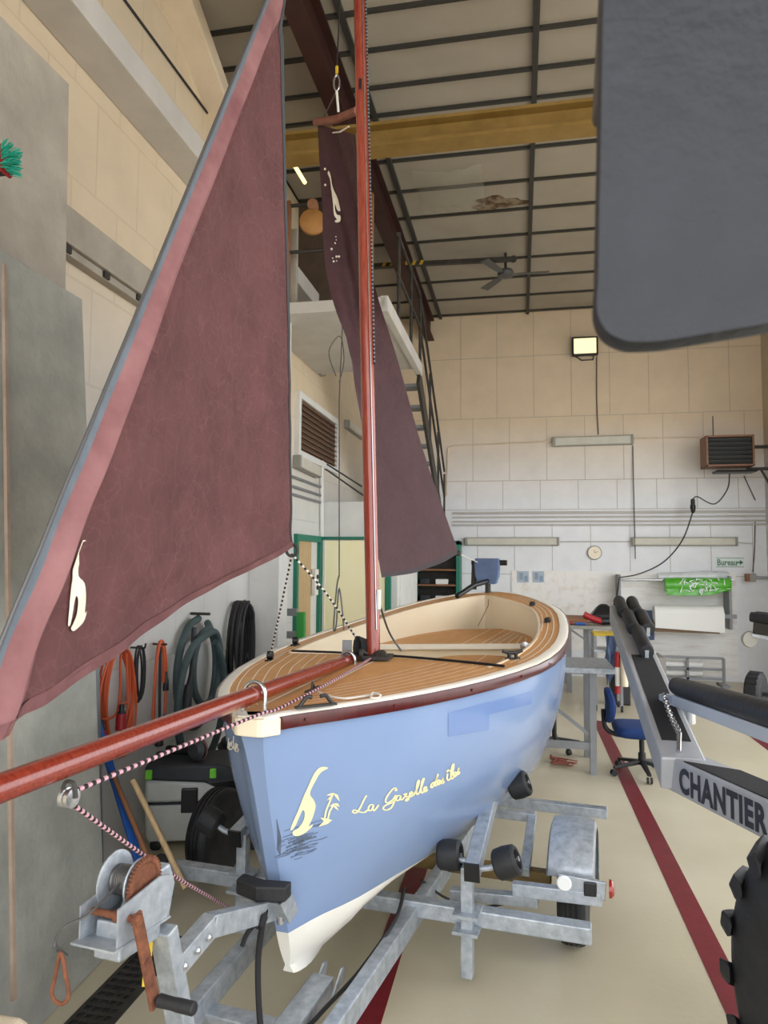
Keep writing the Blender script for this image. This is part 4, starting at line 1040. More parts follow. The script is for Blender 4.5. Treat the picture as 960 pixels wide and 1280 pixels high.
MB().lathe([(.013,0),(.018,.006),(.0165,.05),(.018,.07),(.018,.115),(.014,.12)], hd_+NX*.008, NX, 16).build('grip', rubber, crk, smooth=True)
hk2 = W(-.16, -.07, -.075)
cab = MB().tube(smoothpts([dc+AX*-.04+V(0,0,.01), W(-.09,-.04,.0), W(-.14,-.08,-.02), W(-.155,-.095,-.06), hk2], 6), .004, 6).build('winch_wire_tail', wire, tr, smooth=True)
Q = [(0,0),(.012,-.02),(.018,-.05),(.030,-.085),(.030,-.11),(.012,-.128),(-.012,-.125),(-.024,-.105),(-.014,-.06),(-.006,-.02)]
MB().tube(smoothpts([hk2+NX*a+V(0,0,z) for a, z in Q], 4, True), .0055, 8, True).build('carabiner_hook', rust, tr, smooth=True)
fr_ = MB(); random.seed(2)
for k in range(12): a = random.uniform(0, 2*PI); fr_.tube([hk2+V(0,0,.01), hk2+V(.02*math.cos(a), .02*math.sin(a), random.uniform(-.01,.035))], .001, 4)
fr_.build('frayed_strands', wire, tr)
MB().bar(W(.10,.02,-.15), W(.06,.04,-.26), .02, .01).build('yellow_strap', gold, tr)
# black mooring rope and cable at the stem
bb0 = S(.22, .0, .52)
tag(MB().tube(smoothpts([bsc+V(0,0,-.06)+NX*.03, bb0+V(0,0,-.02)-AX*.12, S(.05,.04,.30), S(.0,.11,.12), S(-.05,.17,.0+.013)], 8), .012, 8).tube(smoothpts([bsc+V(0,0,-.08)+NX*.03, bsc+V(0,0,-.12)-NX*.01-AX*.05, bsc+V(0,0,-.17)-NX*.03-AX*.06], 5), .009, 8).tube(smoothpts([bsc+V(0,0,-.06)+NX*.01, bsc+V(0,0,-.09)+NX*.04-AX*.05, bsc+V(0,0,-.06)+NX*.05-AX*.04, bsc+V(0,0,-.10)+NX*.02-AX*.05], 5), .012, 8).build('mooring_rope', ropeblack, base=bb0, smooth=True), 'black rope knotted below the bow stop and hanging to the floor', 'rope')
tag(MB().tube(smoothpts([S(1.15, .25, .34), S(.85, .30, .34), S(.6, .22, .23), S(.35, .16, .20), S(.10, .10, .16), S(-.15, .05, .08), S(-.4, .0, .012)], 8), .009, 8).build('trailer_cable', cordblack, base=S(.4, .2, .2), smooth=True), 'black electric cable drooping under the boat forefoot', 'cable')
tag(MB().tube([S(1.0, .10, .02), S(.5, .14, .006), S(.1, .16, .006)], .004, 6).build('thin_cord', wire, base=S(.5, .14, 0)), 'thin grey cord lying on the floor under the trailer', 'cord')
# ================================================================== THINGS ON THE LEFT
# leaning grey plates
def plate(name, pts, th, m, label, cat='panel'):
    n = (pts[1]-pts[0]).cross(pts[-1]-pts[0]).normalized()
    o = MB().prism(pts, n*th).build(name, m, base=(pts[0]+pts[1])/2, bevel=.004); tag(o, label, cat); return o
plate('concrete_board', [V(-1.97, 1.0, 0), atz(126, 1196, .0), atx(96, 375, -2.2), V(-2.2, 1.0, atx(96,375,-2.2).z+.02)], .03, concrete, 'big grey concrete board standing at the left behind the winch')
pa = atx(90, 372, -2.25); pb = atx(80, 106, -2.27); pc = atx(31, 58, -2.27); pd_ = atx(5, 33, -2.27)
plate('concrete_board', [V(-2.26, .9, .0), V(-2.26, pa.y+.03, .0), pb, pc, pd_, V(-2.27, .9, pd_.z)], .03, concrete2, 'tall grey brown board with a slanted top standing behind the big grey board')
tag(MB().bx(-2.24, -2.19, 2.62, 2.68, 0, 4.0).build('edge_strip', greypaint), 'pale vertical batten on the tall grey brown board', 'batten') if False else None
cb = atz(15, 1290, 0)
tag(MB().loft([[V(x, y, z) for x, y in ((-2.0+.03*k, 1.9), (-1.665-.02*k, 1.9), (-1.665-.02*k, 2.26-.02*k), (-2.0+.03*k, 2.26-.02*k))] for z, k in ((0,0),(.40,0),(.43,1))]).build('concrete_block', beigepaint, base=(-1.83, 2.08, 0), bevel=.015), 'small cream concrete block on the floor in the bottom left corner', 'block')
tag(MB().bar(atx(17, 1250, -1.93), atx(5, 330, -2.165), .018, .015, (1,0,0)).build('wooden_batten', mat('pinkish_batten', (168,148,130), .75, 0, (146,128,112), 9), base=atx(17, 1250, -1.93)), 'thin pinkish wooden batten standing against the big grey board at the left edge', 'batten')
# brush with teal bristles, stuck out at the left edge
bc = aty(1, 202, 2.3)
br = thing('deck_brush', 'brush with teal bristles and a red trimmed black head at the left edge', 'brush', bc)
MB().loft([[bc+V(x, y, z) for y, z in ((-.03,-.045),(.03,-.045),(.04,0),(.03,.045),(-.03,.045),(-.04,0))] for x in (-.08, .01, .02)]).build('brush_head', plastic, br, bevel=.008)
MB().loft([[bc+V(.012, y*1.12, z*1.12) for y, z in ((-.03,-.045),(.03,-.045),(.04,0),(.03,.045),(-.03,.045),(-.04,0))], [bc+V(.024, y*1.12, z*1.12) for y, z in ((-.03,-.045),(.03,-.045),(.04,0),(.03,.045),(-.03,.045),(-.04,0))]]).build('red_trim', redplug, br)
random.seed(4); m = MB()
for k in range(170):
    y = random.uniform(-.032, .032); z = random.uniform(-.044, .044); a = bc+V(.022, y, z); m.tube([a, a+V(random.uniform(.030,.042), y*.5, z*.35+.004)], .0016, 4)
m.build('bristles', teal, br)
MB().cyl(bc+V(-.05,0,-.04), bc+V(-.3,.05,-.12), .012, n=10).build('pole', redplug, br, smooth=True)
# coils on the left wall
def coil(name, label, hook, rx, rz, n, r, m, cat='cable', jit=.1, dx=.05, seed=1, drop=0, wob=.03, smooth=True):
    random.seed(seed); t = thing(name, label, cat, hook)
    P = []
    for k in range(n):
        a = rx*random.uniform(1-jit, 1+jit); c = rz*random.uniform(1-jit, 1+jit); d = random.uniform(.02, dx); oy = random.uniform(-wob, wob)
        for q in range(12):
            th_ = PI/2 + 2*PI*(q/12); P.append(hook + V(d, oy*(1-math.sin(th_))*.5 + a*math.cos(th_), -c + c*math.sin(th_)))
    MB().tube(smoothpts(P, 3), r, 8).build('coil', m, t, smooth=True)
    MB().cyl(hook+V(-.01,0,-.012), hook+V(.10,0,-.012), .007, n=8).tube([hook+V(.10,0,-.012), hook+V(.105,0,.02)], .007, 8).build('hook', darksteel, t, smooth=True)
    return t
h1 = atx(138, 808, XL+.02)
c1 = coil('extension_cord', 'thick coil of orange cable with two red plugs hanging on the left wall', h1, .17, .34, 9, .0085, orange, seed=3, dx=.09, wob=.10)
def plug(p, par, m1, m2, L=.14, r=.034):
    p = Vector(p); MB().lathe([(r*.5,0),(r*.9,.02),(r,.05),(r,.09),(r*1.05,.10),(r*1.05,L),(r*.8,L+.004)], p, (0,0,-1), 20).build('plug', m1, par, smooth=True, angle=40)
    MB().lathe([(r*.42,-.04),(r*.55,-.0),(r*.9,.018)], p, (0,0,-1), 16).build('plug_collar', m2, par, smooth=True)
p1 = atx(152, 888, XL+.17); p2 = atx(127, 908, XL+.17)
plug(p1, c1, redplug, plastic, .12); plug(p2, c1, redplug, plastic, .13)
MB().tube(smoothpts([h1+V(.08,.06,-.05), h1+V(.09,.08,-.35), p1+V(0,0,.04)], 6), .0085, 8).tube(smoothpts([h1+V(.09,-.02,-.05), h1+V(.10,-.05,-.4), p2+V(0,0,.04)], 6), .0085, 8).build('cable_end', orange, c1, smooth=True)
h2 = atx(160, 812, XL+.02)
coil('extension_cord', 'small black cord looped behind the orange cable coil on the left wall', h2+V(0,.05,.02), .05, .18, 4, .007, cordblack, seed=6, dx=.12)
h3 = atx(193, 803, XL+.02)
c3 = thing('extension_cord', 'orange cable doubled over a hook with blue and black plugs', 'cable', h3)
MB().tube(smoothpts([h3+V(.05,-.06,-.72), h3+V(.05,-.07,-.3), h3+V(.05,-.03,-.02), h3+V(.05,.05,-.02), h3+V(.05,.10,-.25), h3+V(.05,.09,-.60)], 8), .011, 8).tube(smoothpts([h3+V(.06,-.09,-.72), h3+V(.06,-.09,-.3), h3+V(.06,-.03,0), h3+V(.06,.03,-.08), h3+V(.06,.04,-.3)], 8), .011, 8).build('coil', orange, c3, smooth=True)
MB().tube([h3+V(.05,-.0,-.03), h3+V(.055,.0,-.4), h3+V(.06,.0,-.62)], .011, 8).build('cable_end', cordblack, c3, smooth=True)
plug(h3+V(.06,.0,-.62), c3, plastic, plastic, .13, .03); plug(h3+V(.05,.09,-.58), c3, blueplug, blueplug, .14, .024)
plug(h3+V(.07,.06,-.26), c3, plastic, plastic, .07, .022)
MB().cyl(h3+V(-.01,0,-.012), h3+V(.10,0,-.012), .008, n=8).build('hook', darksteel, c3, smooth=True)
# dark green suction hose
h4 = atx(240, 770, XL+.02)
hs = thing('suction_hose', 'dark green grey suction hose hung in big loops on the left wall', 'hose', h4)
P = [h4+V(.10, -.42, -.86), h4+V(.10,-.30,-.45)]
lp = []
for k in range(3):
    sc_k = (1.0, .88, 1.06)[k]; cy = (.02, .10, -.08)[k]; cz = (-.50, -.46, -.72)[k]; rz_ = (.48, .34, .55)[k]; ry_ = (.36, .30, .40)[k]
    for q in range(12):
        a = PI/2+2*PI*q/12; lp.append(h4+V(.05+.05*k, cy+ry_*sc_k*math.cos(a), cz*.92+rz_*.92*math.sin(a)))
MB().tube(smoothpts(lp, 5), .030, 12).build('hose_coil', hosem, hs, smooth=True)
MB().tube(smoothpts([h4+V(.08,-.12,-.08), h4+V(.10,-.18,-.40), h4+V(.10,-.23,-.52)], 5), .022, 10).lathe([(.030,0),(.045,.16),(.055,.20),(.05,.22)], h4+V(.10,-.23,-.52), V(0,-.25,-1), 16).build('hose_nozzle', dplastic, hs, smooth=True)
MB().cyl(h4+V(-.01,0,.02), h4+V(.16,0,.02), .012, n=8).build('hook', darksteel, hs, smooth=True)
h5 = atx(293, 752, XL+.02)
coil('air_hose', 'coil of thin black hose hanging next to the white pillar', h5, .20, .48, 14, .014, cordblack, 'hose', seed=9, dx=.16, jit=.18)
# vacuum cleaner
vo = atz(225, 1135, 0); vo = V(-2.30, 4.80, 0)
vc = thing('vacuum_cleaner', 'pale grey workshop vacuum with charcoal top tray and a sander lying on it', 'vacuum', vo)
ang = .30; cx_, sx_ = math.cos(ang), math.sin(ang)
def Vv(x, y, z): return vo + V(x*cx_-y*sx_, x*sx_+y*cx_, z*.86)
def vloft(prof, name, m, bev=.02, dx=0):
    bb = MB(); bb.loft([[Vv(x*hw_+dx, y*hd, z) for x, y in ((-1,-1),(1,-1),(1,1),(-1,1))] for z, hw_, hd in prof]); return bb.build(name, m, vc, bevel=bev, smooth=True, angle=40)
vloft([(.06,.27,.17),(.12,.29,.19),(.36,.295,.195)], 'body', vacgrey)
vloft([(.36,.292,.19),(.372,.292,.19)], 'seal_band', vacdark, .002)
bb = MB()
pr_ = [(-.30,.372),(.30,.372),(.27,.44),(.12,.53),(-.30,.56)]
bb.prism([Vv(x, -.19, z) for x, z in pr_], Vv(0,.38,0)-vo); bb.build('motor_cover', vacgrey, vc, bevel=.025, smooth=True, angle=40)
bb = MB()
pr_ = [(-.30,.555),(.10,.525),(.30,.42),(.33,.50),(.31,.63),(.20,.67),(-.30,.67)]
bb.prism([Vv(x, -.20, z) for x, z in pr_], Vv(0,.40,0)-vo); bb.build('top_tray', vacdark, vc, bevel=.02, smooth=True, angle=40)
bb = MB(); bb.prism([Vv(x, -.206, z) for x, z in ((.12,.53),(.30,.425),(.33,.49),(.30,.55))], Vv(0,.03,0)-vo); bb.build('handle_recess', plastic, vc, bevel=.004)
MB().hexa([Vv(x, y, z) for z in (.30,.49) for x, y in ((-.05,-.215),(.06,-.215),(.06,-.18),(-.05,-.18))]).build('front_latch', plastic, vc, bevel=.008)
for x in (-.27, .16): MB().hexa([Vv(x+a, y, z) for z in (.565,.64) for a, y in ((-.022,-.215),(.022,-.215),(.022,-.17),(-.022,-.17))]).build('tray_clip', lime, vc, bevel=.006)
for x in (-.22, .22):
    for y in (-.15, .15): MB().lathe([(.03,-.02),(.04,-.015),(.04,.015),(.03,.02)], Vv(x, y, .04), Vv(0,1,0)-vo, 16).bar(Vv(x,y,.04), Vv(x,y,.08), .03, .03).build('castor', plastic, vc, smooth=True)
MB().tube(smoothpts([Vv(.33,-.1,.30), Vv(.42,-.15,.22), Vv(.46,-.12,.08), Vv(.40,-.2,.035), Vv(.55,-.22,.035)], 6), .028, 10).build('hose', vacdark, vc, smooth=True)
MB().lathe([(.03,0),(.05,.02),(.05,.07),(.03,.08)], Vv(.31,-.08,.30), Vv(1,0,0)-vo, 18).build('hose_socket', vacdark, vc, smooth=True)
# sander on top
sd = Vv(-.03, -.02, .672)
sn = thing('sander', 'black orbital sander lying on top of the vacuum tray', 'sander', sd)
MB().lathe([(.07,0),(.075,.01),(.075,.03),(.06,.045),(.045,.06)], sd+V(.10,-.06,.076), V(-.3,-1,.1), 24).build('sanding_pad', dplastic, sn, smooth=True)
MB().lathe([(.078,-.003),(.078,.006),(.06,.008)], sd+V(.10,-.056,.076), V(-.3,-1,.1), 24).build('pink_disc', sailluff, sn, smooth=True)
MB().tube([sd+V(.10,-.02,.06), sd+V(.0,.0,.05), sd+V(-.18,.02,.04)], .045, 14, r2=.030).build('grip_body', plastic, sn, smooth=True)
# white canister vacuum behind with hose on top
wo = V(-2.20, 5.60, 0)
wv = thing('canister_vacuum', 'white canister vacuum with a grey hose curled on top, behind the front vacuum', 'vacuum', wo)
MB().loft([[wo+V(x*hw_, y*hw_*.8, z) for x, y in ((-1,-1),(1,-1),(1,1),(-1,1))] for z, hw_ in ((.0,.24),(.08,.27),(.24,.27))]).build('base', vacdark, wv, bevel=.03, smooth=True)
MB().loft([[wo+V(x*hw_, y*hw_*.8, z) for x, y in ((-1,-1),(1,-1),(1,1),(-1,1))] for z, hw_ in ((.24,.27),(.39,.27),(.43,.23))]).build('lid', vacgrey, wv, bevel=.04, smooth=True)
P = []
for k in range(2):
    for q in range(12): a = 2*PI*q/12; P.append(wo+V((.24-.03*k)*math.cos(a), .19*math.sin(a), .455+.045*k))
MB().tube(smoothpts(P, 4), .024, 10).build('hose', dplastic, wv, smooth=True)
bgo = wo+V(.06,-.02,.525)
tb = thing('tool_bag', 'black tool bag sitting on the white canister vacuum', 'bag', bgo)
MB().loft([[bgo+V(x*a, y*.12, z) for x, y in ((-1,-1),(1,-1),(1,1),(-1,1))] for z, a in ((0,.17),(.08,.19),(.17,.15))]).build('bag_body', plastic, tb, bevel=.03, smooth=True)
MB().tube(smoothpts([bgo+V(-.10,-.05,.16), bgo+V(-.05,-.06,.22), bgo+V(.05,-.06,.22), bgo+V(.10,-.05,.16)], 5), .012, 8).build('bag_handle', dplastic, tb, smooth=True)
sh = atx(285, 930, -2.5)
# power tool drum (black planer) hung beside the bow
# brooms and boards leaning in the corner by the plates
def pole(name, a, b, r, m, label, cat='pole'):
    a = Vector(a); b = Vector(b); o = MB().cyl(a, b, r, n=12).build(name, m, base=a, smooth=True); tag(o, label, cat); return o
pole('broom_handle', aty(232, 1110, 3.62), aty(166, 975, 3.72), .016, woodpale, 'pale wooden broom handle leaning in front of the vacuum')
pole('broom_handle', aty(205, 1120, 3.75), aty(140, 965, 3.85), .015, woodbrown, 'brown wooden handle leaning left of the pale broom handle') 
q = aty(140, 990, 3.95)
tag(MB().bar(aty(190, 1130, 3.8), aty(120, 900, 3.95), .05, .02).build('plastic_plank', bluepl, base=aty(190, 1130, 3.8), bevel=.004), 'blue plastic strip leaning against the wall behind the brooms', 'plank')
tag(MB().bar(V(-2.40, 3.75, .02), V(-2.52, 3.8, 1.45), .16, .015).build('grey_plank', greysteel, base=(-2.4, 3.75, 0), bevel=.003), 'grey narrow board leaning behind the brooms', 'plank')
# ladder by the pillar
lo = V(-2.5, 7.6, 0)
ld = thing('step_ladder', 'grey aluminium ladder with a green side rail behind the white pillar', 'ladder', lo)
ax0, ax1 = aty(347, 770, 7.6).x, aty(372, 770, 7.6).x
MB().bx(ax1, ax1+.09, 7.55, 7.63, 0, aty(372, 765, 7.6).z).build('side_rail', lime if False else mat('green_ladder_rail', (48,150,60), .45), ld, bevel=.01)
MB().bx(ax0-.12, ax0-.05, 7.55, 7.63, 0, 1.5).build('side_rail', greysteel, ld, bevel=.01)
for z in (.25, .55, .85, 1.15, 1.40): MB().bx(ax0-.05, ax1, 7.56, 7.62, z-.04, z+.04).build('rung', greysteel, ld, bevel=.006)
# fluorescent lamps
def tube_lamp(a, b, w, h, label, group='fluorescent lamps on the walls', wall='back'):
    a = Vector(a); b = Vector(b); c = (a+b)/2; t = thing('fluorescent_lamp', label, 'lamp', c, group)
    d = (b-a).normalized(); n = V(0,-1,0) if wall == 'back' else V(1,0,0)
    MB().bar(a-n*(-h*.25), b-n*(-h*.25), h*.5, w, (0,0,1)).build('lamp_body', lampbody, t, bevel=.008)
    MB().bar(a+d*.03+n*h*.72, b-d*.03+n*h*.72, h*.45, w*.84, (0,0,1)).build('diffuser', lampdiff, t, bevel=.015)
    for p, e in ((a, 1), (b, -1)): MB().bar(p-d*e*.012+n*h*.45, p+d*e*.03+n*h*.45, h*.9, w*1.02, (0,0,1)).build('end_cap', lampbody, t, bevel=.01)
    return t
yl = YB-.005
tube_lamp(aty(691, 553, yl), aty(790, 550, yl), .17, .10, 'fluorescent lamp in the middle of the back wall, below the floodlight')
tube_lamp(aty(582, 677, yl), aty(698, 677, yl), .15, .10, 'fluorescent lamp low on the back wall, left of the round dial')
tube_lamp(aty(790, 677, yl), aty(920, 677, yl), .15, .10, 'fluorescent lamp low on the back wall above the green plastic roll')
tube_lamp(atx(366, 432, XL), atx(400, 466, XL), .11, .09, 'fluorescent lamp on the left wall under the mezzanine, above the louvred window', wall='left')
tube_lamp(atx(366, 577, XL), atx(392, 590, XL), .16, .12, 'fluorescent lamp on the left wall below the louvred window', wall='left')
tube_lamp(atx(430, 530, XL), atx(450, 545, XL), .13, .10, 'fluorescent lamp on the left wall right of the louvred window', wall='left')
lt = mat('lit_tube', (255,226,150), .4, emit=2.2)
a, c = atx(358, 190, -2.3), atx(381, 228, -2.3)
lit = tag(MB().cyl(a, c, .022, n=12).build('tube_light', lt, base=(a+c)/2, smooth=True), 'lit yellow tube light high above the mezzanine behind the jib', 'lamp')
tag(MB().tube([atx(150, -8, XL+.012), atx(257, 138, XL+.012), atx(300, 197, XL+.012)], .010, 6).build('wall_cable', cordblack, base=atx(257, 138, XL+.012)), 'thin dark cable running up the beige wall at the upper left behind the jib', 'cable')
# conduits on the left wall and a junction box
def conduit(pts, r, label, m=greypaint, name='conduit', cat='pipe', group=None):
    o = MB().tube(pts, r, 8).build(name, m, base=pts[0], smooth=True); tag(o, label, cat, group); return o
for k, (v0, v1, lab) in enumerate(((596, 640, 'uppermost of the three conduits on the left wall'), (608, 645, 'middle one of the three conduits on the left wall'), (618, 648, 'lowest of the three conduits on the left wall'))):
    a = atx(366, v0, XL+.02); conduit([V(XL+.02, 7.3, a.z), V(XL+.02, 9.36, a.z)], .018, lab, greysteel)
conduit([atx(402, 576, XL+.03), atx(402, 671, XL+.03)], .03, 'vertical white pipe running down the left wall to the yellow door frame', whitepl)
for a, c, lab in ((atx(405, 585, XL+.01), aty(455, 620, 9.0), 'upper slanted grey cable above the cabin roof'), (atx(405, 578, XL+.01), aty(452, 608, 9.1), 'second slanted grey cable above the cabin roof')):
    conduit([a, c], .012, lab, wire, 'slanted_cable', 'cable')
# hoist hook block hung on the mezzanine rail
hb_ = aty(391, 268, 6.6)
ho = thing('hoist_block', 'ochre pulley hook block hanging at the mezzanine rail', 'pulley', hb_)
MB().lathe([(.02,-.04),(.10,-.038),(.13,-.02),(.13,.02),(.10,.038),(.02,.04)], hb_+V(0,0,-.08), V(.2,-1,0), 24).build('sheave_housing', mat('ochre_wood_paint', (176,126,66), .6, 0, (150,104,54), 8), ho, smooth=True)
MB().lathe([(.01,-.045),(.055,-.04),(.055,.04),(.01,.045)], hb_+V(0,0,.09), V(.2,-1,0), 18).build('swivel', woodbrown, ho, smooth=True)
MB().cyl(hb_+V(0,0,.12), V(hb_.x, hb_.y+.15, 5.67), .012, n=8).build('hanger', darksteel, ho, smooth=True)
tag(MB().bx(XL+.02, -2.3, 6.95, 7.0, 4.62, 5.5).build('blanket_panel', concrete2, base=(-2.4, 6.97, 4.62), bevel=.01), 'pale grey board standing behind the mezzanine guard rail', 'panel')
# ================================================================== OVERHEAD
cr = thing('crane_bridge', 'ochre yellow overhead crane beam spanning the hall under the ceiling', 'crane', (.6, 5.9, 5.6))
yb_ = 5.9; zt_ = aty(560, 166, yb_).z
MB().bx(XL+.35, XR-.3, yb_-.10, yb_+.10, zt_+.08, zt_+.11).bx(XL+.35, XR-.3, yb_-.012, yb_+.012, zt_-.08, zt_+.08).bx(XL+.35, XR-.3, yb_-.10, yb_+.10, zt_-.11, zt_-.08).build('i_beam', ylw, cr)
for x in (XL+.45, XR-.4): MB().bx(x-.08, x+.08, yb_-.3, yb_+.3, zt_+.11, zt_+.25).build('end_carriage', ylw, cr, bevel=.01)
# dark red roof beam along the left
a = atx(360, 26, -1.6); zr = 5.95
struct(MB().bx(-1.70, -1.54, 2.0, YB, 6.05, 6.07).bx(-1.63, -1.61, 2.0, YB, 6.07, ZC-.065).bx(-1.70, -1.54, 2.0, YB, ZC-.065, ZC-.045).build('beam_roof', redbeam))
# plastic sheeting under a roof panel
ps = aty(500, 215, 8.3)
G = []
for j in range(10):
    G.append([V(-1.2+.8*i/9, 7.7+1.0*j/9, ZC-.032-.12*math.sin(PI*i/9)*(.6+.4*math.sin(j*1.3))-.02*math.sin(3*i+j)) for i in range(10)])
tag(MB().quadgrid(G).build('plastic_sheet', tarp, base=(-.8, 8.2, ZC-.07), smooth=True), 'clear plastic sheet sagging under the ceiling right of the mast', 'sheet')
# ceiling fan
fc = aty(632, 343, 10.2)
fn = thing('ceiling_fan', 'three bladed ceiling fan near the back wall', 'fan', V(fc.x, fc.y, ZC))
MB().cyl(fc+V(0,0,.05), V(fc.x, fc.y, ZC), .02, n=10).build('rod', darksteel, fn, smooth=True)
MB().lathe([(.02,.08),(.10,.06),(.12,.02),(.11,-.03),(.06,-.05),(.01,-.06)], fc, (0,0,1), 24).build('motor', heaterg, fn, smooth=True)
for k in range(3):
    a = .05+2*PI*k/3; d = V(math.cos(a), math.sin(a), 0); n = V(-d.y, d.x, 0)
    MB().loft([[fc+d*r+n*w+V(0,0,.005+s_*.008), fc+d*r-n*w+V(0,0,-.0-s_*.008), fc+d*r-n*w+V(0,0,-.008-s_*.008), fc+d*r+n*w+V(0,0,-.003+s_*.008)] for r, w, s_ in ((.10,.02,0),(.2,.05,.6),(.62,.065,.6))]).build('blade', heaterg, fn, bevel=.002)
# jib crane arm with hazard stripes
ja, jb = aty(468, 332, 9.9), aty(640, 324, 9.9)
jc = thing('jib_crane_arm', 'black swing arm with yellow and black hazard stripes below the ceiling', 'crane', ja)
MB().bar(ja-V(.3,0,0), jb, .07, .06).build('arm', darksteel, jc, bevel=.004)
for k in range(6):
    p = ja.lerp(jb, .06+.055*k); d = (jb-ja).normalized()
    MB().prism([p+V(0,-.037,-.032), p+d*.045+V(0,-.037,-.032), p+d*.075+V(0,-.037,.032), p+d*.03+V(0,-.037,.032)], V(0,-.003,0)).build('hazard_stripe', blackyellow, jc)
MB().lathe([(.02,-.03),(.045,-.025),(.045,.025),(.02,.03)], jb+V(.02,0,0), (0,1,0), 16).build('end_wheel', darksteel, jc, smooth=True)
MB().cyl(ja-V(.28,0,0), V(ja.x-.28, ja.y, ZC), .03, n=10).build('hanger', darksteel, jc, smooth=True)
# floodlight
yw = YB-.02
fl = aty(731, 433, YB-.14)
fo = thing('floodlight', 'square floodlight with a black frame high on the back wall', 'lamp', V(fl.x, YB, fl.z))
MB().box(fl, (.45, .07, .34)).build('housing', plastic, fo, bevel=.015)
MB().box(fl+V(0,-.04,0), (.38, .012, .27)).build('lens', mat('flood_lens', (255,236,190), .3, emit=.9), fo, bevel=.004)
MB().tube([fl+V(-.2,.02,-.02), fl+V(-.2,.10,-.10), fl+V(-.05,.13,-.21), fl+V(.15,.13,-.21), fl+V(.2,.05,0)], .012, 8).build('bracket', darksteel, fo)
def cable(pts, r, label, m=cordblack, name='cable', n=8):
    P = smoothpts(pts, n); o = MB().tube(P, r, 6).build(name, m, base=P[0], smooth=True); tag(o, label, 'cable'); return o
cable([aty(746, 446, yw), aty(746, 500, yw), aty(748, 543, yw)], .008, 'thin cable running down from the floodlight to the middle lamp')
cable([aty(791, 557, yw), aty(792, 610, yw-.02), aty(794, 690, yw-.04), aty(794, 697, yw-.04)], .008, 'black pull cable hanging below the middle lamp')
# painted conduits on the back wall
for k, (v, lab) in enumerate(((640.5, 'topmost conduit running across the back wall'), (646, 'second conduit from the top across the back wall'), (651.5, 'third conduit from the top across the back wall'), (656, 'fourth conduit from the top across the back wall'))):
    z = aty(760, v, yw).z; conduit([V(-1.2, yw-.005, z), V(XR, yw-.005, z)], .016 if k else .022, lab, greypaint)
conduit([aty(553, 620, yw), aty(558, 620, yw), aty(560, 560, yw), aty(566, 557, yw), aty(690, 552, yw)], .012, 'pale conduit bending round to the left end of the middle lamp', beigepaint)
conduit([aty(792, 548, yw), aty(884, 546, yw)], .012, 'pale conduit from the middle lamp to the heater', beigepaint)
conduit([aty(700, 677, yw), aty(790, 677, yw)], .010, 'thin conduit between the two low lamps', greypaint)
conduit([aty(920, 678, yw), aty(945, 680, yw)], .010, 'thin conduit right of the low right lamp', greypaint)
# heater with louvres on a bracket from the right wall
hc = aty(913, 563, 12.0)
hg = thing('unit_heater', 'brown and grey louvred unit heater bracketed to the right wall', 'heater', hc)
w_, h_, d_ = .72, .50, .40
MB().bx(hc.x-w_/2, hc.x+w_/2, 12.0, 12.0+d_, hc.z+h_/2-.03, hc.z+h_/2).bx(hc.x-w_/2, hc.x+w_/2, 12.0, 12.0+d_, hc.z-h_/2, hc.z-h_/2+.03).bx(hc.x-w_/2, hc.x-w_/2+.03, 12.0, 12.0+d_, hc.z-h_/2, hc.z+h_/2).bx(hc.x+w_/2-.03, hc.x+w_/2, 12.0, 12.0+d_, hc.z-h_/2, hc.z+h_/2).build('case', heaterw, hg, bevel=.004)
MB().bx(hc.x-w_/2+.03, hc.x+w_/2-.03, 12.12, 12.16, hc.z-h_/2+.03, hc.z+h_/2-.03).build('core', plastic, hg)
for k in range(6): MB().box((hc.x, 12.04, hc.z-.18+.072*k), (w_-.07, .07, .012), (-.6,0,0)).build('louvre', heaterg, hg)
MB().lathe([(.20,0),(.24,.05),(.22,.14),(.1,.18)], (hc.x+.05, 12.0+d_, hc.z), (0,1,0), 24).build('fan_cowl', dplastic, hg, smooth=True)
MB().bar((hc.x+.3, 12.2, hc.z-h_/2-.03), (XR, 12.2, hc.z-h_/2-.03), .05, .05).bar((hc.x+.3, 12.35, hc.z+.1), (XR, 12.35, hc.z+.1), .05, .05).bar((hc.x+.5, 12.2, hc.z-h_/2-.03), (XR, 12.2, hc.z-h_/2-.5), .03, .03).build('bracket', darksteel, hg)
MB().bx(hc.x-.2, hc.x+.42, 12.05, 12.35, hc.z-h_/2-.09, hc.z-h_/2-.05).build('tray', plastic, hg, bevel=.02)
MB().cyl((hc.x-.2, 12.2, hc.z+h_/2), (hc.x-.2, 12.2, hc.z+h_/2+.35), .008, n=6).build('hanger', darksteel, hg)
cable([aty(912, 592, 12.2), aty(909, 612, 12.3), aty(893, 630, 12.4), aty(872, 621, 12.45), aty(866, 624, 12.45)], .010, 'black cable looping from the heater to a hanging connector')
cn = aty(866, 631, 12.45)
tag(MB().lathe([(.02,.0),(.035,.02),(.035,.10),(.045,.11),(.045,.16),(.03,.22),(.012,.24)], cn+V(0,0,.10), (0,0,-1), 14).build('cable_connector', plastic, base=cn, smooth=True), 'black plug connector hanging in mid cable below the heater', 'plug')
cable([aty(866, 640, 12.45), aty(853, 675, 12.4), aty(830, 702, 12.35), aty(800, 717, 12.3), aty(774, 722, 12.2)], .011, 'long black cable swinging from the connector down to the roll rail')
cable([aty(774, 722, 12.2), aty(771, 745, 11.9), aty(762, 768, 11.6)], .010, 'black cable dropping from the roll rail to the workbench')
cable([aty(930, 595, 12.4), aty(944, 625, yw)], .008, 'thin cable from the heater to the right hand corner')
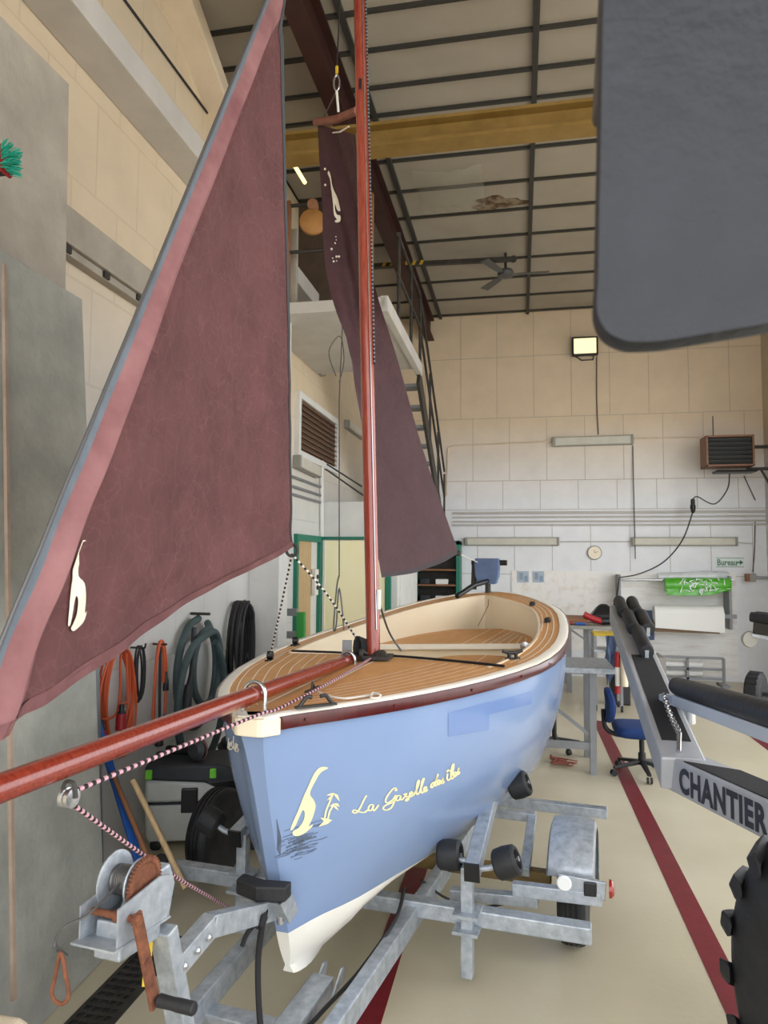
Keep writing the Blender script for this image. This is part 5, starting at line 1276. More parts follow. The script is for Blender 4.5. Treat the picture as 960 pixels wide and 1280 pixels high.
# round dial on the wall
rd_ = aty(743, 691, YB)
dl = tag(MB().lathe([(.125,0),(.125,.03),(.115,.04)], rd_, (0,-1,0), 32).build('wall_dial', lampbody, base=rd_, smooth=True, angle=30), 'round white wall dial on the back wall between the two low lamps', 'dial')
MB().lathe([(.108,.04),(.108,.043)], rd_, (0,-1,0), 32).build('dial_face', cream, dl)
MB().bar(rd_+V(0,-.046,.0), rd_+V(.05,-.046,.02), .008, .003, (0,1,0)).bar(rd_+V(0,-.046,0), rd_+V(-.01,-.046,.05), .008, .003, (0,1,0)).build('hand', woodbrown, dl)
# BUREAU sign
b0 = aty(895, 709, YB-.005); b1 = aty(930, 697, YB-.005)
sg_ = tag(MB().bx(b0.x, b1.x, YB-.012, YB, b0.z, b1.z).build('direction_sign', signw, base=((b0+b1)/2)), 'white direction sign with green lettering and an arrow on the back wall', 'sign')
MB().bx(b0.x+.005, b1.x-.005, YB-.014, YB-.012, b1.z-.012, b1.z-.004).bx(b0.x+.005, b1.x-.005, YB-.014, YB-.012, b0.z+.004, b0.z+.012).build('sign_border', signg, sg_)
text_mesh('Bureau', .1, lambda x, y: V(b0.x+.02+x*(b1.x-b0.x)*.70, YB-.015, b0.z+.03+y*(b1.z-b0.z-.06)), 0, 'sign_lettering', signg, sg_, .002)
ar = V(b1.x-.10, YB-.015, (b0.z+b1.z)/2); MB().bx(ar.x-.03, ar.x+.04, YB-.016, YB-.0145, ar.z-.012, ar.z+.012).prism([ar+V(.03,0,-.045), ar+V(.085,0,0), ar+V(.03,0,.045)], V(0,-.001,0)).build('sign_arrow', signg, sg_)
# wall boards, small notices
p0, p1 = aty(640, 810, yw), aty(747, 714, yw)
tag(MB().bx(p0.x, p1.x, YB-.02, YB, p0.z, p1.z).build('wall_board', mat('scuffed_white_board', (244,242,238), .6, 0, (222,206,192), 7, .5, .8), base=((p0+p1)/2)), 'scuffed white board fixed on the back wall above the workbench', 'board')
q0, q1 = aty(748, 840, yw), aty(920, 716, yw)
tag(MB().bx(q0.x, q1.x, YB-.012, YB, q0.z, q1.z).build('wall_board', mat('paint_stained_board', (244,243,240), .65, 0, (206,192,184), 4, .5, .85, stretch=(.4,1,3)), base=((q0+q1)/2)), 'stained white board on the back wall behind the plastic rolls', 'board')
for k, u in enumerate((654, 673)):
    n0 = aty(u-7, 728, YB-.03); n1 = aty(u+7, 714, YB-.03)
    no = tag(MB().bx(n0.x, n1.x, YB-.032, YB-.02, n0.z, n1.z).build('notice', mat('blue_grey_notice%d' % k, (176,190,204), .5), base=((n0+n1)/2)), ('left one of the two small blue-grey notices at the top of the white board', 'right one of the two small blue-grey notices at the top of the white board')[k], 'notice')
    MB().bx(n0.x+.03, n1.x-.10, YB-.034, YB-.032, n0.z+.05, n1.z-.03).bx(n1.x-.08, n1.x-.02, YB-.034, YB-.032, n0.z+.02, n1.z-.08).build('printed_block', mat('notice_grey%d' % k, (140,158,178), .5), no)
# roll rail: green film, clear film, white paper
rr_ = thing('film_roll_rail', 'thin steel rail on the back wall carrying the plastic rolls', 'rail', aty(840, 725, 12.45))
MB().cyl(aty(772, 725, 12.45), aty(916, 725, 12.45), .02, n=10).build('bar', steel, rr_, smooth=True)
MB().bx(aty(912,725,12.45).x-.02, aty(912,725,12.45).x+.02, 12.42, YB, aty(912,786,12.6).z, aty(912,720,12.6).z).build('upright', greysteel, rr_)
MB().bx(aty(905,770,12.45).x, aty(920,770,12.45).x, 12.40, 12.46, aty(912,773,12.45).z, aty(912,768,12.45).z).build('cross_piece', greysteel, rr_)
MB().bx(aty(774,725,12.45).x-.02, aty(774,725,12.45).x+.02, 12.42, YB, aty(774,790,12.6).z, aty(774,718,12.6).z).build('upright', greysteel, rr_)
ga, gb = aty(830, 731, 12.38), aty(914, 731, 12.38)
go = thing('green_film_roll', 'roll of shiny green plastic film on the wall rail', 'roll', (ga+gb)/2)
MB().lathe([(.03,0),(.115,.01),(.12,.2),(.118,.6),(.11,1.0),(.105,(gb-ga).length-.02),(.03,(gb-ga).length)], ga, (gb-ga), 24).build('film', greenfilm, go, smooth=True)
G = []
for j in range(7): G.append([ga.lerp(gb, .02+.96*i/14) + V(0, -.10+.01*math.sin(i*2+j), -.05-.02*j*(1 - .75*max(0, (i-9)/5)) + .006*math.sin(i*1.7+j*2)) for i in range(15)])
MB().quadgrid(G).build('loose_end', greenfilm, go, smooth=True)
random.seed(8); m = MB()
for k in range(46):
    t = random.gauss(.52, .16); p = ga.lerp(gb, t)+V(0,-.13,random.uniform(-.11,.10)); a = random.uniform(0, PI); l = random.uniform(.02,.055)
    m.bar(p-V(l*math.cos(a),0,l*math.sin(a)), p+V(l*math.cos(a),.01,l*math.sin(a)), .016, .008, (0,1,0), w2=.004)
m.build('crinkled_wrap', clearfilm, go, smooth=True)['kind'] = 'stuff'
ca_, cb_ = aty(822, 721, 12.58), aty(912, 721, 12.58)
tag(MB().lathe([(.02,0),(.07,.005),(.075,.3),(.10,.8),(.085,1.1),(.07,(cb_-ca_).length-.01),(.02,(cb_-ca_).length)], ca_, cb_-ca_, 20).build('clear_film_roll', clearfilm, base=ca_, smooth=True), 'roll of milky clear plastic film behind the green roll', 'roll')
wa, wb2 = aty(817, 767, 12.35), aty(903, 767, 12.35)
wr_ = thing('paper_roll', 'wide roll of white paper below the green roll', 'roll', (wa+wb2)/2)
MB().lathe([(.04,0),(.13,.003),(.13,(wb2-wa).length-.003),(.04,(wb2-wa).length)], wa, wb2-wa, 28).build('paper', paper, wr_, smooth=True, angle=40)
MB().hexa([wa+V(-.0,-.13,-.22), wb2+V(0,-.13,-.30), wb2+V(0,-.125,-.30), wa+V(0,-.125,-.22), wa+V(0,-.132,.02), wb2+V(0,-.132,.02), wb2+V(0,-.127,.02), wa+V(0,-.127,.02)]).build('loose_sheet', paper, wr_)
hb0, hb1 = aty(805, 783, 12.3), aty(900, 790, 12.3)
tag(MB().prism([hb0+V(0,0,.06), hb0+V(0,0,-.08), hb1+V(0,0,-.03), hb1+V(.0,0,.03), hb0.lerp(hb1,.5)+V(0,0,.10)], V(0,.12,0)).build('hardboard_shelf', board, base=hb0), 'brown hardboard strip under the white paper roll', 'board')
tag(MB().hexa([aty(u, v, y_) for v in (800, 763) for u, y_ in ((797,12.73),(818,12.73),(818,12.765),(797,12.765))]).build('blue_sheet', bluebag, base=aty(807, 790, 12.75)), 'slate blue sheet hanging left of the white paper roll', 'sheet')
# socket at the right corner with bracket and drop cord
so = aty(940, 722, 12.6)
st2 = thing('power_socket', 'grey power socket box on a rod at the right hand corner', 'socket', so)
MB().box(so, (.10, .12, .13)).build('box', lampbody, st2, bevel=.01); MB().box(so+V(-.07,0,0), (.06, .10, .13)).build('cover', woodbrown, st2, bevel=.005)
MB().cyl(so+V(.05,0,0), V(XR, so.y, so.z), .025, n=10).build('rod', steel, st2, smooth=True)
cable([aty(944, 650, yw), aty(943, 690, yw), aty(941, 715, 12.65)], .008, 'thin cable down the corner to the power socket')
# low pipe rack on the floor by the back wall
k0 = aty(812, 850, 12.2); 
kx0, kx1 = aty(815, 830, 12.2).x, aty(905, 830, 12.2).x
rk = thing('pipe_rack', 'low grey steel rack standing on the floor at the back wall', 'rack', ((kx0+kx1)/2, 12.3, 0))
zt2 = aty(860, 822, 12.2).z; zm = aty(860, 836, 12.2).z
for x in (kx0, (kx0+kx1)/2, kx1):
    MB().bx(x-.02, x+.02, 12.2, 12.24, 0, zt2).build('upright', greysteel, rk); MB().bx(x-.05, x+.07, 12.12, 12.5, 0, .03).build('foot', greysteel, rk)
for z in (zt2, zm, .12): MB().bx(kx0, kx1, 12.2, 12.24, z-.02, z+.02).build('rail', greysteel, rk)
for z, l in ((zm+.05, 'upper'), (.19, 'lower')):
    tag(MB().cyl((kx0-.2, 12.32, z), (kx1-.3, 12.32, z), .06, n=14).build('plastic_pipe', whitepl, base=(kx0, 12.32, z), smooth=True), 'white plastic tube on the %s level of the low rack' % l, 'pipe')
# shelf cupboard at the back left with green frame
cx0, cx1 = aty(515, 720, 12.35).x, aty(575, 720, 12.35).x; cz = aty(575, 676, 12.35).z
cu = thing('shelf_cupboard', 'open dark shelf cupboard with green frame at the back wall behind the mainsail', 'cupboard', ((cx0+cx1)/2, 12.5, 0))
MB().bx(cx0, cx0+.07, 12.35, 12.75, 0, cz).bx(cx1-.07, cx1, 12.35, 12.75, 0, cz).bx(cx0, cx1, 12.35, 12.75, cz-.07, cz).build('frame', greenpaint, cu, bevel=.004)
MB().bx(cx0+.07, cx1-.07, 12.72, 12.75, 0, cz-.07).build('back_panel', darksteel, cu)
for k, v in enumerate((712, 731, 752, 775)):
    z = aty(545, v, 12.4).z; MB().bx(cx0+.07, cx1-.07, 12.37, 12.72, z-.02, z+.01).build('shelf', woodbrown, cu)
    if k in (1, 2):
        for q, (c_, s_) in enumerate(((dplastic, (.16,.2,.10)), (paper, (.22,.2,.09)))):
            x = cx0+.22+.30*q; tag(MB().box((x, 12.5, z+.01+s_[2]/2), s_).build('storage_box', c_, base=(x, 12.5, z+.01), bevel=.008), ('%s box on the %s cupboard shelf' % (('dark', 'white')[q], ('middle', 'lower')[k-1])), 'box')
struct(MB().bx(-1.60, cx0-.02, 11.0, 11.1, 0, 2.3).build('partition_back', whitepaint))
gd = struct(MB().bx(aty(486,720,10.95).x, aty(486,720,10.95).x+.09, 10.9, 10.99, 0, 2.3).build('trim_7', greenpaint))
# ================================================================== RIGHT SIDE
# workbench at the back with clutter
bx0, bx1 = aty(690, 780, 11.2).x, aty(768, 780, 11.2).x; bz = aty(730, 781, 11.3).z
wbn = thing('workbench', 'steel legged workbench covered in tools by the back wall', 'table', ((bx0+bx1)/2, 11.6, 0))
MB().bx(bx0, bx1, 11.1, 12.1, bz-.05, bz).build('tabletop', lampbody, wbn, bevel=.006)
for x in (bx0+.25, bx1-.35):
    for y in (11.2, 12.0): MB().bx(x-.035, x+.035, y-.035, y+.035, 0, bz-.05).build('leg', greysteel, wbn)
MB().bx(bx0+.25, bx1-.35, 11.19, 11.21, .28, .34).build('brace', greysteel, wbn)
MB().bar((bx0+.25, 11.2, bz-.05), (bx0+.75, 11.2, .62), .03, .03).build('brace', greysteel, wbn)
random.seed(11)
bd = tag(MB().bx(bx0+.08, bx0+.55, 11.3, 11.9, bz, bz+.10).build('wooden_box', woodbrown, base=(bx0+.3, 11.6, bz), bevel=.008), 'brown wooden box on the left end of the workbench', 'box')
def tool(p, ang, L, m1, m2, label, name='hand_tool'):
    p = Vector(p); d = V(math.cos(ang), math.sin(ang)*.4, .0); t = thing(name, label, 'tool', p)
    MB().cyl(p+V(0,0,.022), p+d*L*.5+V(0,0,.022), .022, n=10).build('grip', m1, t, smooth=True)
    MB().cyl(p+d*L*.5+V(0,0,.022), p+d*L+V(0,0,.022), .012, n=8).build('shaft', m2, t, smooth=True)
    return t
ux = aty(732, 778, 11.25).x
rt_ = thing('power_tool', 'red and black power tool lying on the workbench', 'tool', (ux, 11.3, bz))
MB().tube([V(ux-.02, 11.3, bz+.16), V(ux+.10, 11.3, bz+.10), V(ux+.26, 11.3, bz+.05)], .05, 12).build('grip', redplug, rt_, smooth=True)
MB().tube([V(ux+.24, 11.3, bz+.06), V(ux+.38, 11.3, bz+.07), V(ux+.44, 11.35, bz+.16)], .06, 12).build('body', plastic, rt_, smooth=True)
tool((ux-.35, 11.25, bz), .1, .3, redplug, steel, 'small red handled tool on the workbench left of the power tool')
tool((ux-.15, 11.2, bz), -.1, .28, bluepl, steel, 'blue handled tool on the workbench front edge')
pk = aty(757, 777, 11.3)
tb2 = tag(MB().loft([[V(pk.x+.02, 11.75, bz)+V(x*a, y*a*.8, z) for x, y in ((-1,-1),(1,-1),(1,1),(-1,1))] for z, a in ((0,.16),(.12,.20),(.24,.11),(.30,.05))]).build('black_pouch', plastic, base=(pk.x, 11.5, bz), bevel=.03, smooth=True), 'black soft pouch heaped on the right end of the workbench', 'bag')
# cloth and gear hanging in front of the bench between chair and stand
cl_ = aty(760, 820, 9.9)
ts = thing('tool_trolley', 'small steel tool trolley with yellow tray in front of the workbench', 'trolley', (cl_.x, 10.0, 0))
tz = aty(758, 812, 9.9).z; txa, txb = aty(742, 812, 9.9).x, aty(778, 812, 9.9).x
MB().bx(txa, txb, 9.85, 10.25, tz-.03, tz).build('lower_tray', galv, ts, bevel=.004); tz2 = aty(758, 792, 9.9).z
MB().bx(txa, txb, 9.85, 10.25, tz2-.03, tz2).build('upper_tray', gold, ts, bevel=.004)
for x in (txa+.02, txb-.02):
    for y in (9.88, 10.22): MB().bx(x-.018, x+.018, y-.018, y+.018, .05, tz2-.03).build('leg', greysteel, ts); MB().lathe([(.03,-.015),(.045,-.012),(.045,.012),(.03,.015)], (x, y, .045), (1,0,0), 14).build('castor', plastic, ts, smooth=True)
G = []
for j in range(10): G.append([V(aty(757+14*(i/8), 800, 9.8).x+.015*math.sin(j*.9+i), 9.80+.03*math.sin(i*1.6+j*.3), tz2-.02-(tz2-.38)*j/9*(1-.12*(i % 3))) for i in range(9)])
tag(MB().quadgrid(G).build('hanging_cloth', bluebag, base=(aty(764,800,9.8).x, 9.8, tz2), smooth=True, solid=.006), 'slate blue cloth hanging from the tool trolley', 'cloth')
gA, gB = aty(772, 815, 9.75), aty(772, 862, 9.75)
cg = thing('caulking_gun', 'red and white tube tool hanging upright beside the blue cloth', 'tool', gB)
L = gA.z-gB.z
MB().cyl(gB+V(0,0,.05), gB+V(0,0,L*.6), .03, n=12).build('tube', whitepl, cg, smooth=True); MB().cyl(gB+V(0,0,L*.6), gA, .035, n=12).build('red_barrel', redplug, cg, smooth=True); MB().cyl(gB-V(0,0,.05), gB+V(0,0,.05), .035, n=12).build('red_base', redplug, cg, smooth=True)
ho2 = thing('grey_pipe', 'long cream plastic pipe standing beside the trolley', 'pipe', aty(781, 862, 9.7))
pA, pB = aty(779, 790, 9.7), aty(781, 858, 9.7)
MB().cyl(pB, pA, .045, n=14).build('pipe_body', cream, ho2, smooth=True)
tag(MB().bx(aty(752,0,10.3).x, aty(775,0,10.3).x, 10.35, 10.6, .0, .62).build('black_crate', plastic, base=(aty(763,0,10.4).x, 10.45, 0), bevel=.02), 'black crate on the floor behind the blue chair', 'crate')
tag(MB().bx(aty(785,0,11.2).x, aty(818,0,11.2).x, 11.3, 11.9, .0, .55).build('steel_cabinet', lampbody, base=(aty(800,0,11.5).x, 11.6, 0), bevel=.01), 'low grey metal cabinet behind the chantier trailer rail', 'cabinet')
# steel stand in front
so_ = atz(742, 968, 0); sy = so_.y
lx = so_.x-.36
sdn = thing('steel_stand', 'grey steel stand with a flat shelf right of the boat hull', 'stand', (so_.x-.25, sy, 0))
zt3 = aty(740, 838, sy).z
MB().bx(so_.x-.03, so_.x+.03, sy-.03, sy+.03, 0, zt3-.02).build('leg', greysteel, sdn)
MB().bx(so_.x-.73, so_.x-.67, sy-.03, sy+.03, 0, .45).build('leg', greysteel, sdn)
MB().bx(so_.x-.03, so_.x+.03, sy+.57, sy+.63, 0, zt3-.02).build('leg', greysteel, sdn)
MB().bx(so_.x-.73, so_.x-.67, sy+.57, sy+.63, 0, .45).build('leg', greysteel, sdn)
MB().bx(lx-.05, so_.x+.20, sy-.08, sy+.68, zt3-.02, zt3+.03).build('shelf_plate', galv, sdn, bevel=.004)
MB().bx(so_.x-.70, so_.x-.03, sy-.02, sy+.02, aty(725,936,sy).z, aty(725,927,sy).z).bar((lx, sy, zt3-.35), (so_.x-.03, sy, .36), .03, .03).build('brace', greysteel, sdn)
# cable heap and trestle foot at the stand
random.seed(12); P = []
cc = atz(705, 955, 0)
for k in range(26): P.append(cc+V(random.uniform(-.14,.14), random.uniform(-.12,.12), random.uniform(.008,.05)))
tag(MB().tube(smoothpts(P, 4), .006, 6).build('red_cord', mat('dull_red_cord', (150,84,70), .6), base=V(cc.x, cc.y, 0), smooth=True), 'tangle of thin reddish cord on the floor behind the hull', 'cord')
bf = atz(702, 944, 0)
sb2 = thing('swivel_base', 'black five armed chair base on castors behind the hull', 'chair base', V(bf.x, bf.y+.25, 0))
for k in range(5):
    a = 2*PI*k/5+.2; p = V(bf.x-.06, bf.y+.25, 0); e_ = p+V(.27*math.cos(a), .27*math.sin(a), .07)
    MB().bar(p+V(0,0,.11), e_, .045, .03, w2=.03).build('arm', plastic, sb2, bevel=.004); MB().lathe([(.015,-.02),(.03,-.018),(.03,.018),(.015,.02)], e_-V(0,0,.04), (math.sin(a),-math.cos(a),0), 12).build('castor', plastic, sb2, smooth=True)
MB().cyl((bf.x-.06, bf.y+.25, .1), (bf.x-.06, bf.y+.25, .38), .025, n=12).build('column', plastic, sb2, smooth=True)
# blue office chair
co = atz(804, 970, 0); co = V(co.x, co.y+.05, 0)
ch = thing('office_chair', 'blue fabric swivel office chair on a black five castor base', 'chair', co)
for k in range(5):
    a = 2*PI*k/5-PI/2+.06; e_ = co+V(.29*math.cos(a), .29*math.sin(a), .075)
    arm5 = MB().bar(co+V(0,0,.12), e_, .055, .035, w2=.035, h2=.025).build('base_arm', plastic, ch, bevel=.006)
    for q in (-.012, .012): MB().lathe([(.012,-.008),(.028,-.007),(.028,.007),(.012,.008)], e_+V(-q*math.sin(a)*1.3, q*math.cos(a)*1.3, -.045), (-math.sin(a), math.cos(a), 0), 16).build('castor', plastic, arm5, smooth=True)
MB().lathe([(.035,.09),(.035,.2),(.024,.2),(.024,.36)], co, (0,0,1), 16).build('column', plastic, ch, smooth=True)
sz = .43
def rrect(cx, cy, z, hx, hy, r=.09, n=5):
    P = []
    for sx_2, sy_2, a0 in ((1,1,0),(-1,1,PI/2),(-1,-1,PI),(1,-1,1.5*PI)):
        for k in range(n+1): a = a0+PI/2*k/n; P.append(V(cx+sx_2*(hx-r)+r*math.cos(a), cy+sy_2*(hy-r)+r*math.sin(a), z))
    return P
MB().loft([rrect(co.x, co.y, sz-.06, .22, .21), rrect(co.x, co.y, sz-.05, .245, .235), rrect(co.x, co.y, sz-.01, .255, .245), rrect(co.x, co.y, sz+.025, .245, .235), rrect(co.x, co.y, sz+.035, .21, .20)]).build('seat', chairblue, ch, smooth=True, angle=60)
MB().bx(co.x-.12, co.x+.12, co.y-.10, co.y+.10, sz-.09, sz-.055).build('seat_mechanism', plastic, ch, bevel=.01)
# backrest on the left side (chair faces right)
bcx = co.x-.30
MB().tube(smoothpts([co+V(-.05,0,sz-.075), V(bcx+.06, co.y, sz-.07), V(bcx-.03, co.y, sz-.0), V(bcx-.045, co.y, sz+.16)], 6), .022, 10).build('back_bracket', plastic, ch, smooth=True)
rings = []
for x, k in ((-.035,.75),(-.03,.95),(0,1.),(.022,.96),(.030,.8)):
    P = []
    for q in range(24): a = 2*PI*q/24; P.append(V(bcx+x+.025*abs(math.cos(a))**2, co.y+.20*k*math.cos(a), sz+.20+.165*k*math.sin(a)))
    rings.append(P)
MB().loft(rings).build('backrest', chairblue, ch, smooth=True, angle=60)
# ------------------------------------------------ CHANTIER trailer
A_ = aty(826, 922, 4.6); hA = .20
B_ = aty(960, 968, 3.8); dirc = (B_-A_).normalized(); dirc.z = 0; dirc.normalize(); A_.z = .84
def cb_pt(l, dz, dn): 
    n = V(-dirc.y, dirc.x, 0)   # away from the camera side
    return A_ + dirc*l + V(0,0,dz) + n*dn
Lc = 2.0
tc_ = thing('work_boat_trailer', 'grey steel boat trailer lettered CHANTIER with black rollers on a raised rail', 'trailer', V(1.3, 5.5, 0))
n_ = V(-dirc.y, dirc.x, 0)
MB().hexa([cb_pt(-.0, -hA, 0), cb_pt(Lc, -hA, 0), cb_pt(Lc, -hA, .22), cb_pt(.05, -hA, .22), cb_pt(-.0, 0, 0), cb_pt(Lc, 0, 0), cb_pt(Lc, 0, .22), cb_pt(.05, 0, .22)]).build('front_beam', beamgrey, tc_, bevel=.012)
MB().hexa([cb_pt(.20, .0, .012), cb_pt(Lc, .0, .012), cb_pt(Lc, .0, .21), cb_pt(.42, .0, .21), cb_pt(.20, .006, .012), cb_pt(Lc, .006, .012), cb_pt(Lc, .006, .21), cb_pt(.42, .006, .21)]).build('grip_mat', matblack, tc_)
lt0 = .175; ltw = .69
text_mesh('CHANTIER', .1, lambda x, y: cb_pt(lt0+x*ltw, -.178+y*.148, -.003), 0, 'lettering', charc, tc_, .0045, spacing=1.1)
# raised rail
R0 = cb_pt(.12, -.09, .06); R1 = aty(777, 768, 8.1); R1 = V(R1.x, R1.y, aty(770, 758, 8.1).z-.08)
rdv = (R1-R0).normalized()
MB().bar(R0-rdv*.02, R1, .25, .20).build('main_rail', beamgrey, tc_, bevel=.012)
ru = rdv.cross(V(0,0,1)).normalized(); rn = ru.cross(rdv)
def RP(t, s_, h): return R0.lerp(R1, t)+ru*s_+rn*h
LR = (R1-R0).length
MB().hexa([RP(.06,-.085,.100), RP(.06,.085,.100), RP(.52,.085,.100), RP(.52,-.085,.100), RP(.06,-.085,.106), RP(.06,.085,.106), RP(.52,.085,.106), RP(.52,-.085,.106)]).build('grip_mat', matblack, tc_)
for t0, t1, s_ in ((.50,.68,.03),(.69,.84,.0),(.85,.99,-.03),(.69,.84,.13),(.85,.99,.10)):
    a, c = RP(t0, s_, .155), RP(t1, s_, .155)
    MB().lathe([(.03,0),(.058,.004),(.062,.03),(.058,(c-a).length*.5),(.062,(c-a).length-.03),(.058,(c-a).length-.004),(.03,(c-a).length)], a, c-a, 20).build('keel_roller', rubber, tc_, smooth=True)
    for t in (t0, t1): MB().bar(RP(t, s_, .09), RP(t, s_, .17), .03, .012).build('roller_bracket', galv, tc_)
# support bunk: pale arm with a black padded roller
K0 = RP(.20, .10, .14); K1 = aty(975, 902, 3.95)
kd = (K1-K0).normalized()
k0_, k1_ = aty(842, 874, 5.35), aty(985, 926, 3.8)
MB().bar(k0_, k1_, .08, .075).build('bunk_arm', ltblue, tc_, bevel=.006)
k2, k3 = k0_+V(0.01,0,.098), k1_+V(.01,0,.098)
MB().lathe([(.02,0),(.055,.01),(.062,.03),(.072,(k3-k2).length-.02),(.05,(k3-k2).length)], k2+(k3-k2).normalized()*.02, k3-k2, 24).build('bunk_pad', blackpad, tc_, smooth=True)
MB().box(k0_+V(.0,.0,-.05), (.16, .12, .16), (0,0,.5)).build('bunk_bracket', galv, tc_, bevel=.006)
MB().cyl(k0_+V(.10,-.06,-.15), k0_+V(.10,-.06,.0), .03, n=12).build('bunk_bolt', steel, tc_, smooth=True)
# chain from the bunk bracket to the corner
c0, c1_ = aty(829, 868, 5.15), aty(849, 916, 4.64)
chn = MB(); N = 18
for k in range(N):
    p = c0.lerp(c1_, (k+.5)/N)-V(0,0,.02*math.sin(PI*k/N)); d = (c1_-c0).normalized(); s1 = d.orthogonal().normalized(); s2 = d.cross(s1)
    if k % 2: s1 = s2
    l = (c1_-c0).length/N*.85; chn.tube([p+d*l*math.cos(a)*.9+s1*.016*math.sin(a) for a in [2*PI*q/10 for q in range(10)]], .0055, 6, True)
chn.build('chain', steel, tc_, smooth=True)
MB().tube([c1_, cb_pt(.10, .03, .05)], .014, 8).build('chain_bolt', steel, tc_)
# wheel and stand that carry the rail, out behind
# black rubber block standing on the front beam at the right edge
rbk = cb_pt(.98, .006, .13)
MB().loft([[rbk+dirc*(x*a)+n_*(y*a)+V(0,0,z) for x, y in ((-.10,-.09),(.14,-.09),(.14,.09),(-.10,.09))] for z, a in ((0,.8),(.04,1.),(.10,1.))]).build('rubber_block', rubber, tc_, bevel=.012)
# ------------------------------------------------ second trailer at the right edge: wheel and roller arm
w2 = aty(945, 866, 10.1); w2.z = .28
s2_ = thing('roller_trailer', 'trailer at the right edge with a black tyre and a raised roller arm', 'trailer', V(w2.x+.1, 10.1, 0))
MB().lathe([(.10,-.08),(.2,-.10),(.25,-.09),(.28,-.06),(.28,.06),(.25,.09),(.2,.10),(.10,.08)], w2, V(.85,-.5,0), 36).build('tyre', rubber, s2_, smooth=True, angle=30)
m = MB()
for k in range(20):
    a = 2*PI*k/20; axw = V(.85,-.5,0).normalized(); u1 = V(-axw.y, axw.x, 0)*-1; p = w2+(u1*math.cos(a)+V(0,0,math.sin(a)))*.278
    m.bar(p-axw*.07, p+axw*.07, .03, .016, (u1*math.cos(a)+V(0,0,math.sin(a))))
m.build('tread_blocks', rubber, s2_)
MB().lathe([(.02,-.05),(.10,-.07),(.11,.07),(.06,.06),(.03,.10),(.01,.10)], w2, V(.85,-.5,0)*-1, 24).build('wheel_hub', galv, s2_, smooth=True)
ra = aty(938, 776, 9.2); rb2 = ra+V(.9, -.7, -.10)
MB().bar(ra+V(.05,0,-.08), rb2+V(.05,0,-.08), .14, .14).build('roller_arm', darksteel, s2_, bevel=.01)
for s_ in (0, .14): 
    d = (rb2-ra).normalized(); n2 = V(-d.y, d.x, 0); a = ra+n2*s_+V(0,0,.05); MB().lathe([(.03,0),(.06,.01),(.065,.1),(.06,.4),(.065,.75),(.03,.76)], a, d, 18).build('roller', rubber, s2_, smooth=True)
MB().lathe([(.02,-.03),(.09,-.025),(.10,0),(.09,.025),(.02,.03)], ra+V(-.02,.0,-.22), V(.3,-1,0), 24).build('side_roller', lampbody, s2_, smooth=True)
MB().bar(ra+V(0,0,-.16), ra+V(.3,0,-.22), .04, .04).build('lamp_rod', galv, s2_)
MB().bar(ra+V(.6,-.4,-.1), V(w2.x+.5, 9.5, .28), .08, .08).bar(w2+V(.05,0,0), w2+V(.6,-.4,0), .05, .05).build('strut', darksteel, s2_)
# ------------------------------------------------ tractor tyre at the lower right
to = V(.98, 2.02, 0); 
TY = V(1.045, 2.34, .605)
tt = thing('tractor_wheel', 'big black lugged tractor tyre at the lower right corner', 'tyre', V(TY.x, TY.y, 0))
Rt, Wt = .60, .21
axt = V(.965, .26, 0).normalized(); u1 = V(-axt.y, axt.x, 0)
MB().lathe([(.26,-Wt*.8),(.36,-Wt*.98),(.46,-Wt),(.53,-Wt*.86),(Rt-.015,-Wt*.6),(Rt,0),(Rt-.015,Wt*.6),(.53,Wt*.86),(.46,Wt),(.36,Wt*.98),(.26,Wt*.8)], TY, axt, 64).build('tyre_carcass', rubber, tt, smooth=True, angle=50)
NL = 19
for k in range(NL):
    for sd_ in (-1, 1):
        a0 = 2*PI*(k + (.5 if sd_ > 0 else 0))/NL; rings = []
        for q in range(6):
            t = q/5; y = sd_*(.0 + (Wt*1.04)*t); a = a0 + .24*t; r0_ = Rt-.01-.05*max(0, t-.55)/.45*1.6; hh = .028
            def pt(aa, r): return TY + axt*y + (u1*math.cos(aa)+V(0,0,1)*math.sin(aa))*r
            dw = .062+.016*t
            rings.append([pt(a-dw, r0_-.02), pt(a+dw, r0_-.02), pt(a+dw*.72, r0_+hh), pt(a-dw*.72, r0_+hh)])
        # rounded shoulder
        t = 1; y = sd_*Wt*1.08; a = a0+.26
        def pt2(aa, r, y=y): return TY + axt*y + (u1*math.cos(aa)+V(0,0,1)*math.sin(aa))*r
        rings.append([pt2(a-.05, Rt-.14), pt2(a+.05, Rt-.14), pt2(a+.04, Rt-.07), pt2(a-.04, Rt-.07)])
        MB().loft(rings).build('lug', rubber, tt, bevel=.008)
MB().lathe([(.06,-.10),(.20,-.12),(.27,-.16),(.275,.16),(.20,.10),(.06,.08)], TY, axt, 40).build('rim', greysteel, tt, smooth=True, angle=30)
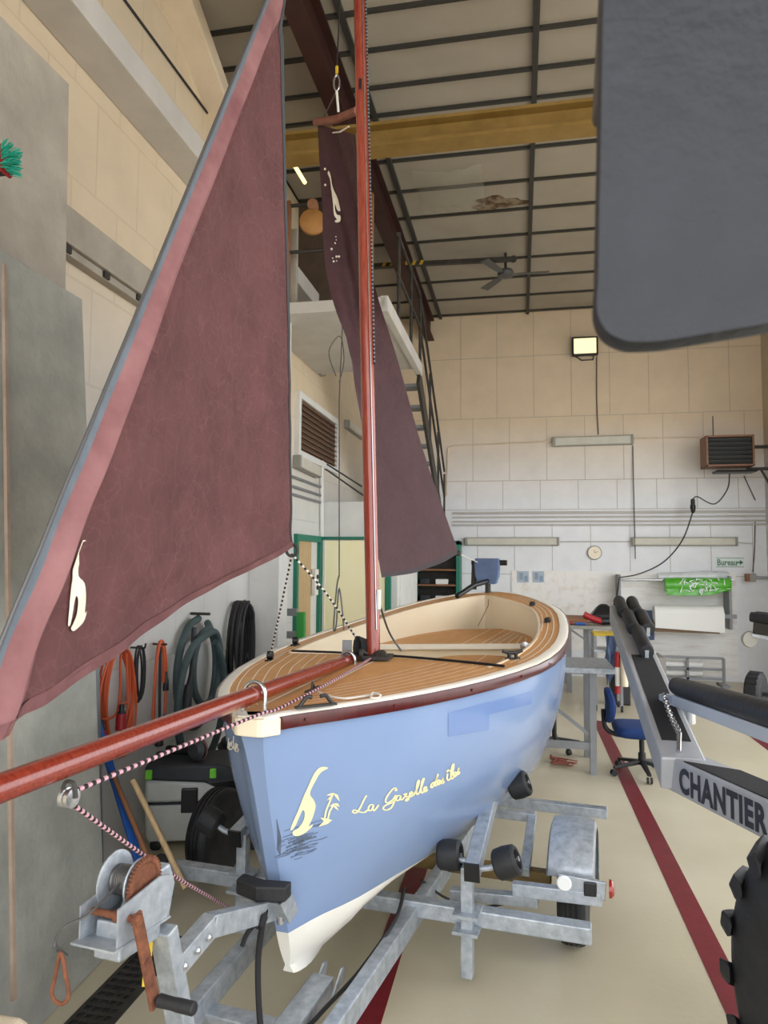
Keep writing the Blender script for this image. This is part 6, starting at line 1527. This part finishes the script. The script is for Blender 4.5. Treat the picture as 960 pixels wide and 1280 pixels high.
# ------------------------------------------------ big rounded dark panel hanging at the upper right, close to the camera
yy = .645
corn = [aty(755, -40, yy), aty(741, 400, yy), aty(752, 424, yy), aty(775, 437, yy), aty(800, 439, yy), aty(830, 437, yy), aty(1080, 396, yy), aty(1120, -40, yy)]
pn = thing('padded_panel', 'large dark blue grey rounded panel hanging at the upper right corner', 'panel', (corn[0]+corn[-1])/2)
crn = smoothpts([corn[1].lerp(corn[0], .08), corn[1], corn[2], corn[3], corn[4], corn[5]], 6)
out = [corn[0]+V(0,0,.12)] + crn + [corn[6], corn[7]+V(0,0,.12)]
ctr = sum(out, V(0,0,0))/len(out)
def ins(k, dy): return [ctr+(p-ctr)*k+V(0,dy,0) for p in out]
MB().loft([ins(.955, -.022), ins(.985, -.016), ins(.998, -.006), ins(1., 0), ins(.985, .006)]).build('pad', greyvinyl, pn, smooth=True, angle=60)
topc = ctr+V(0,.035,.30)
MB().bar(topc-V(0,0,.1), V(topc.x+.25, topc.y+.02, ZC), .05, .05).build('support_arm', darksteel, pn, bevel=.006)
# ================================================================== LIGHT
w = bpy.data.worlds.new('world'); SC.world = w; w.use_nodes = True
nt = w.node_tree; bg = nt.nodes['Background']; bg.inputs['Color'].default_value = (.95, .97, 1.0, 1); bg.inputs['Strength'].default_value = 3.6
def area(name, loc, rot, sx, sy, power, col):
    l = bpy.data.lights.new(name, 'AREA'); l.shape = 'RECTANGLE'; l.size = sx; l.size_y = sy; l.energy = power; l.color = col
    o = bpy.data.objects.new(name, l); COL.objects.link(o); o.location = loc; o.rotation_euler = rot; return o
# made-up high-bay lamps for brightening the hall, left without energy and never placed
for k, (x, y) in enumerate(((1.6, 3.2), (-.2, 3.2), (2.4, 8.6))):
    l = bpy.data.lights.new('spare_lamp', 'SPOT'); l.energy = 0; 
SC.view_settings.view_transform = 'Standard'; SC.view_settings.look = 'None'; SC.view_settings.exposure = 0; SC.view_settings.gamma = 1
SC.view_settings.use_curve_mapping = False
SC.cycles.use_denoising = True; SC.cycles.max_bounces = 10; SC.cycles.diffuse_bounces = 7
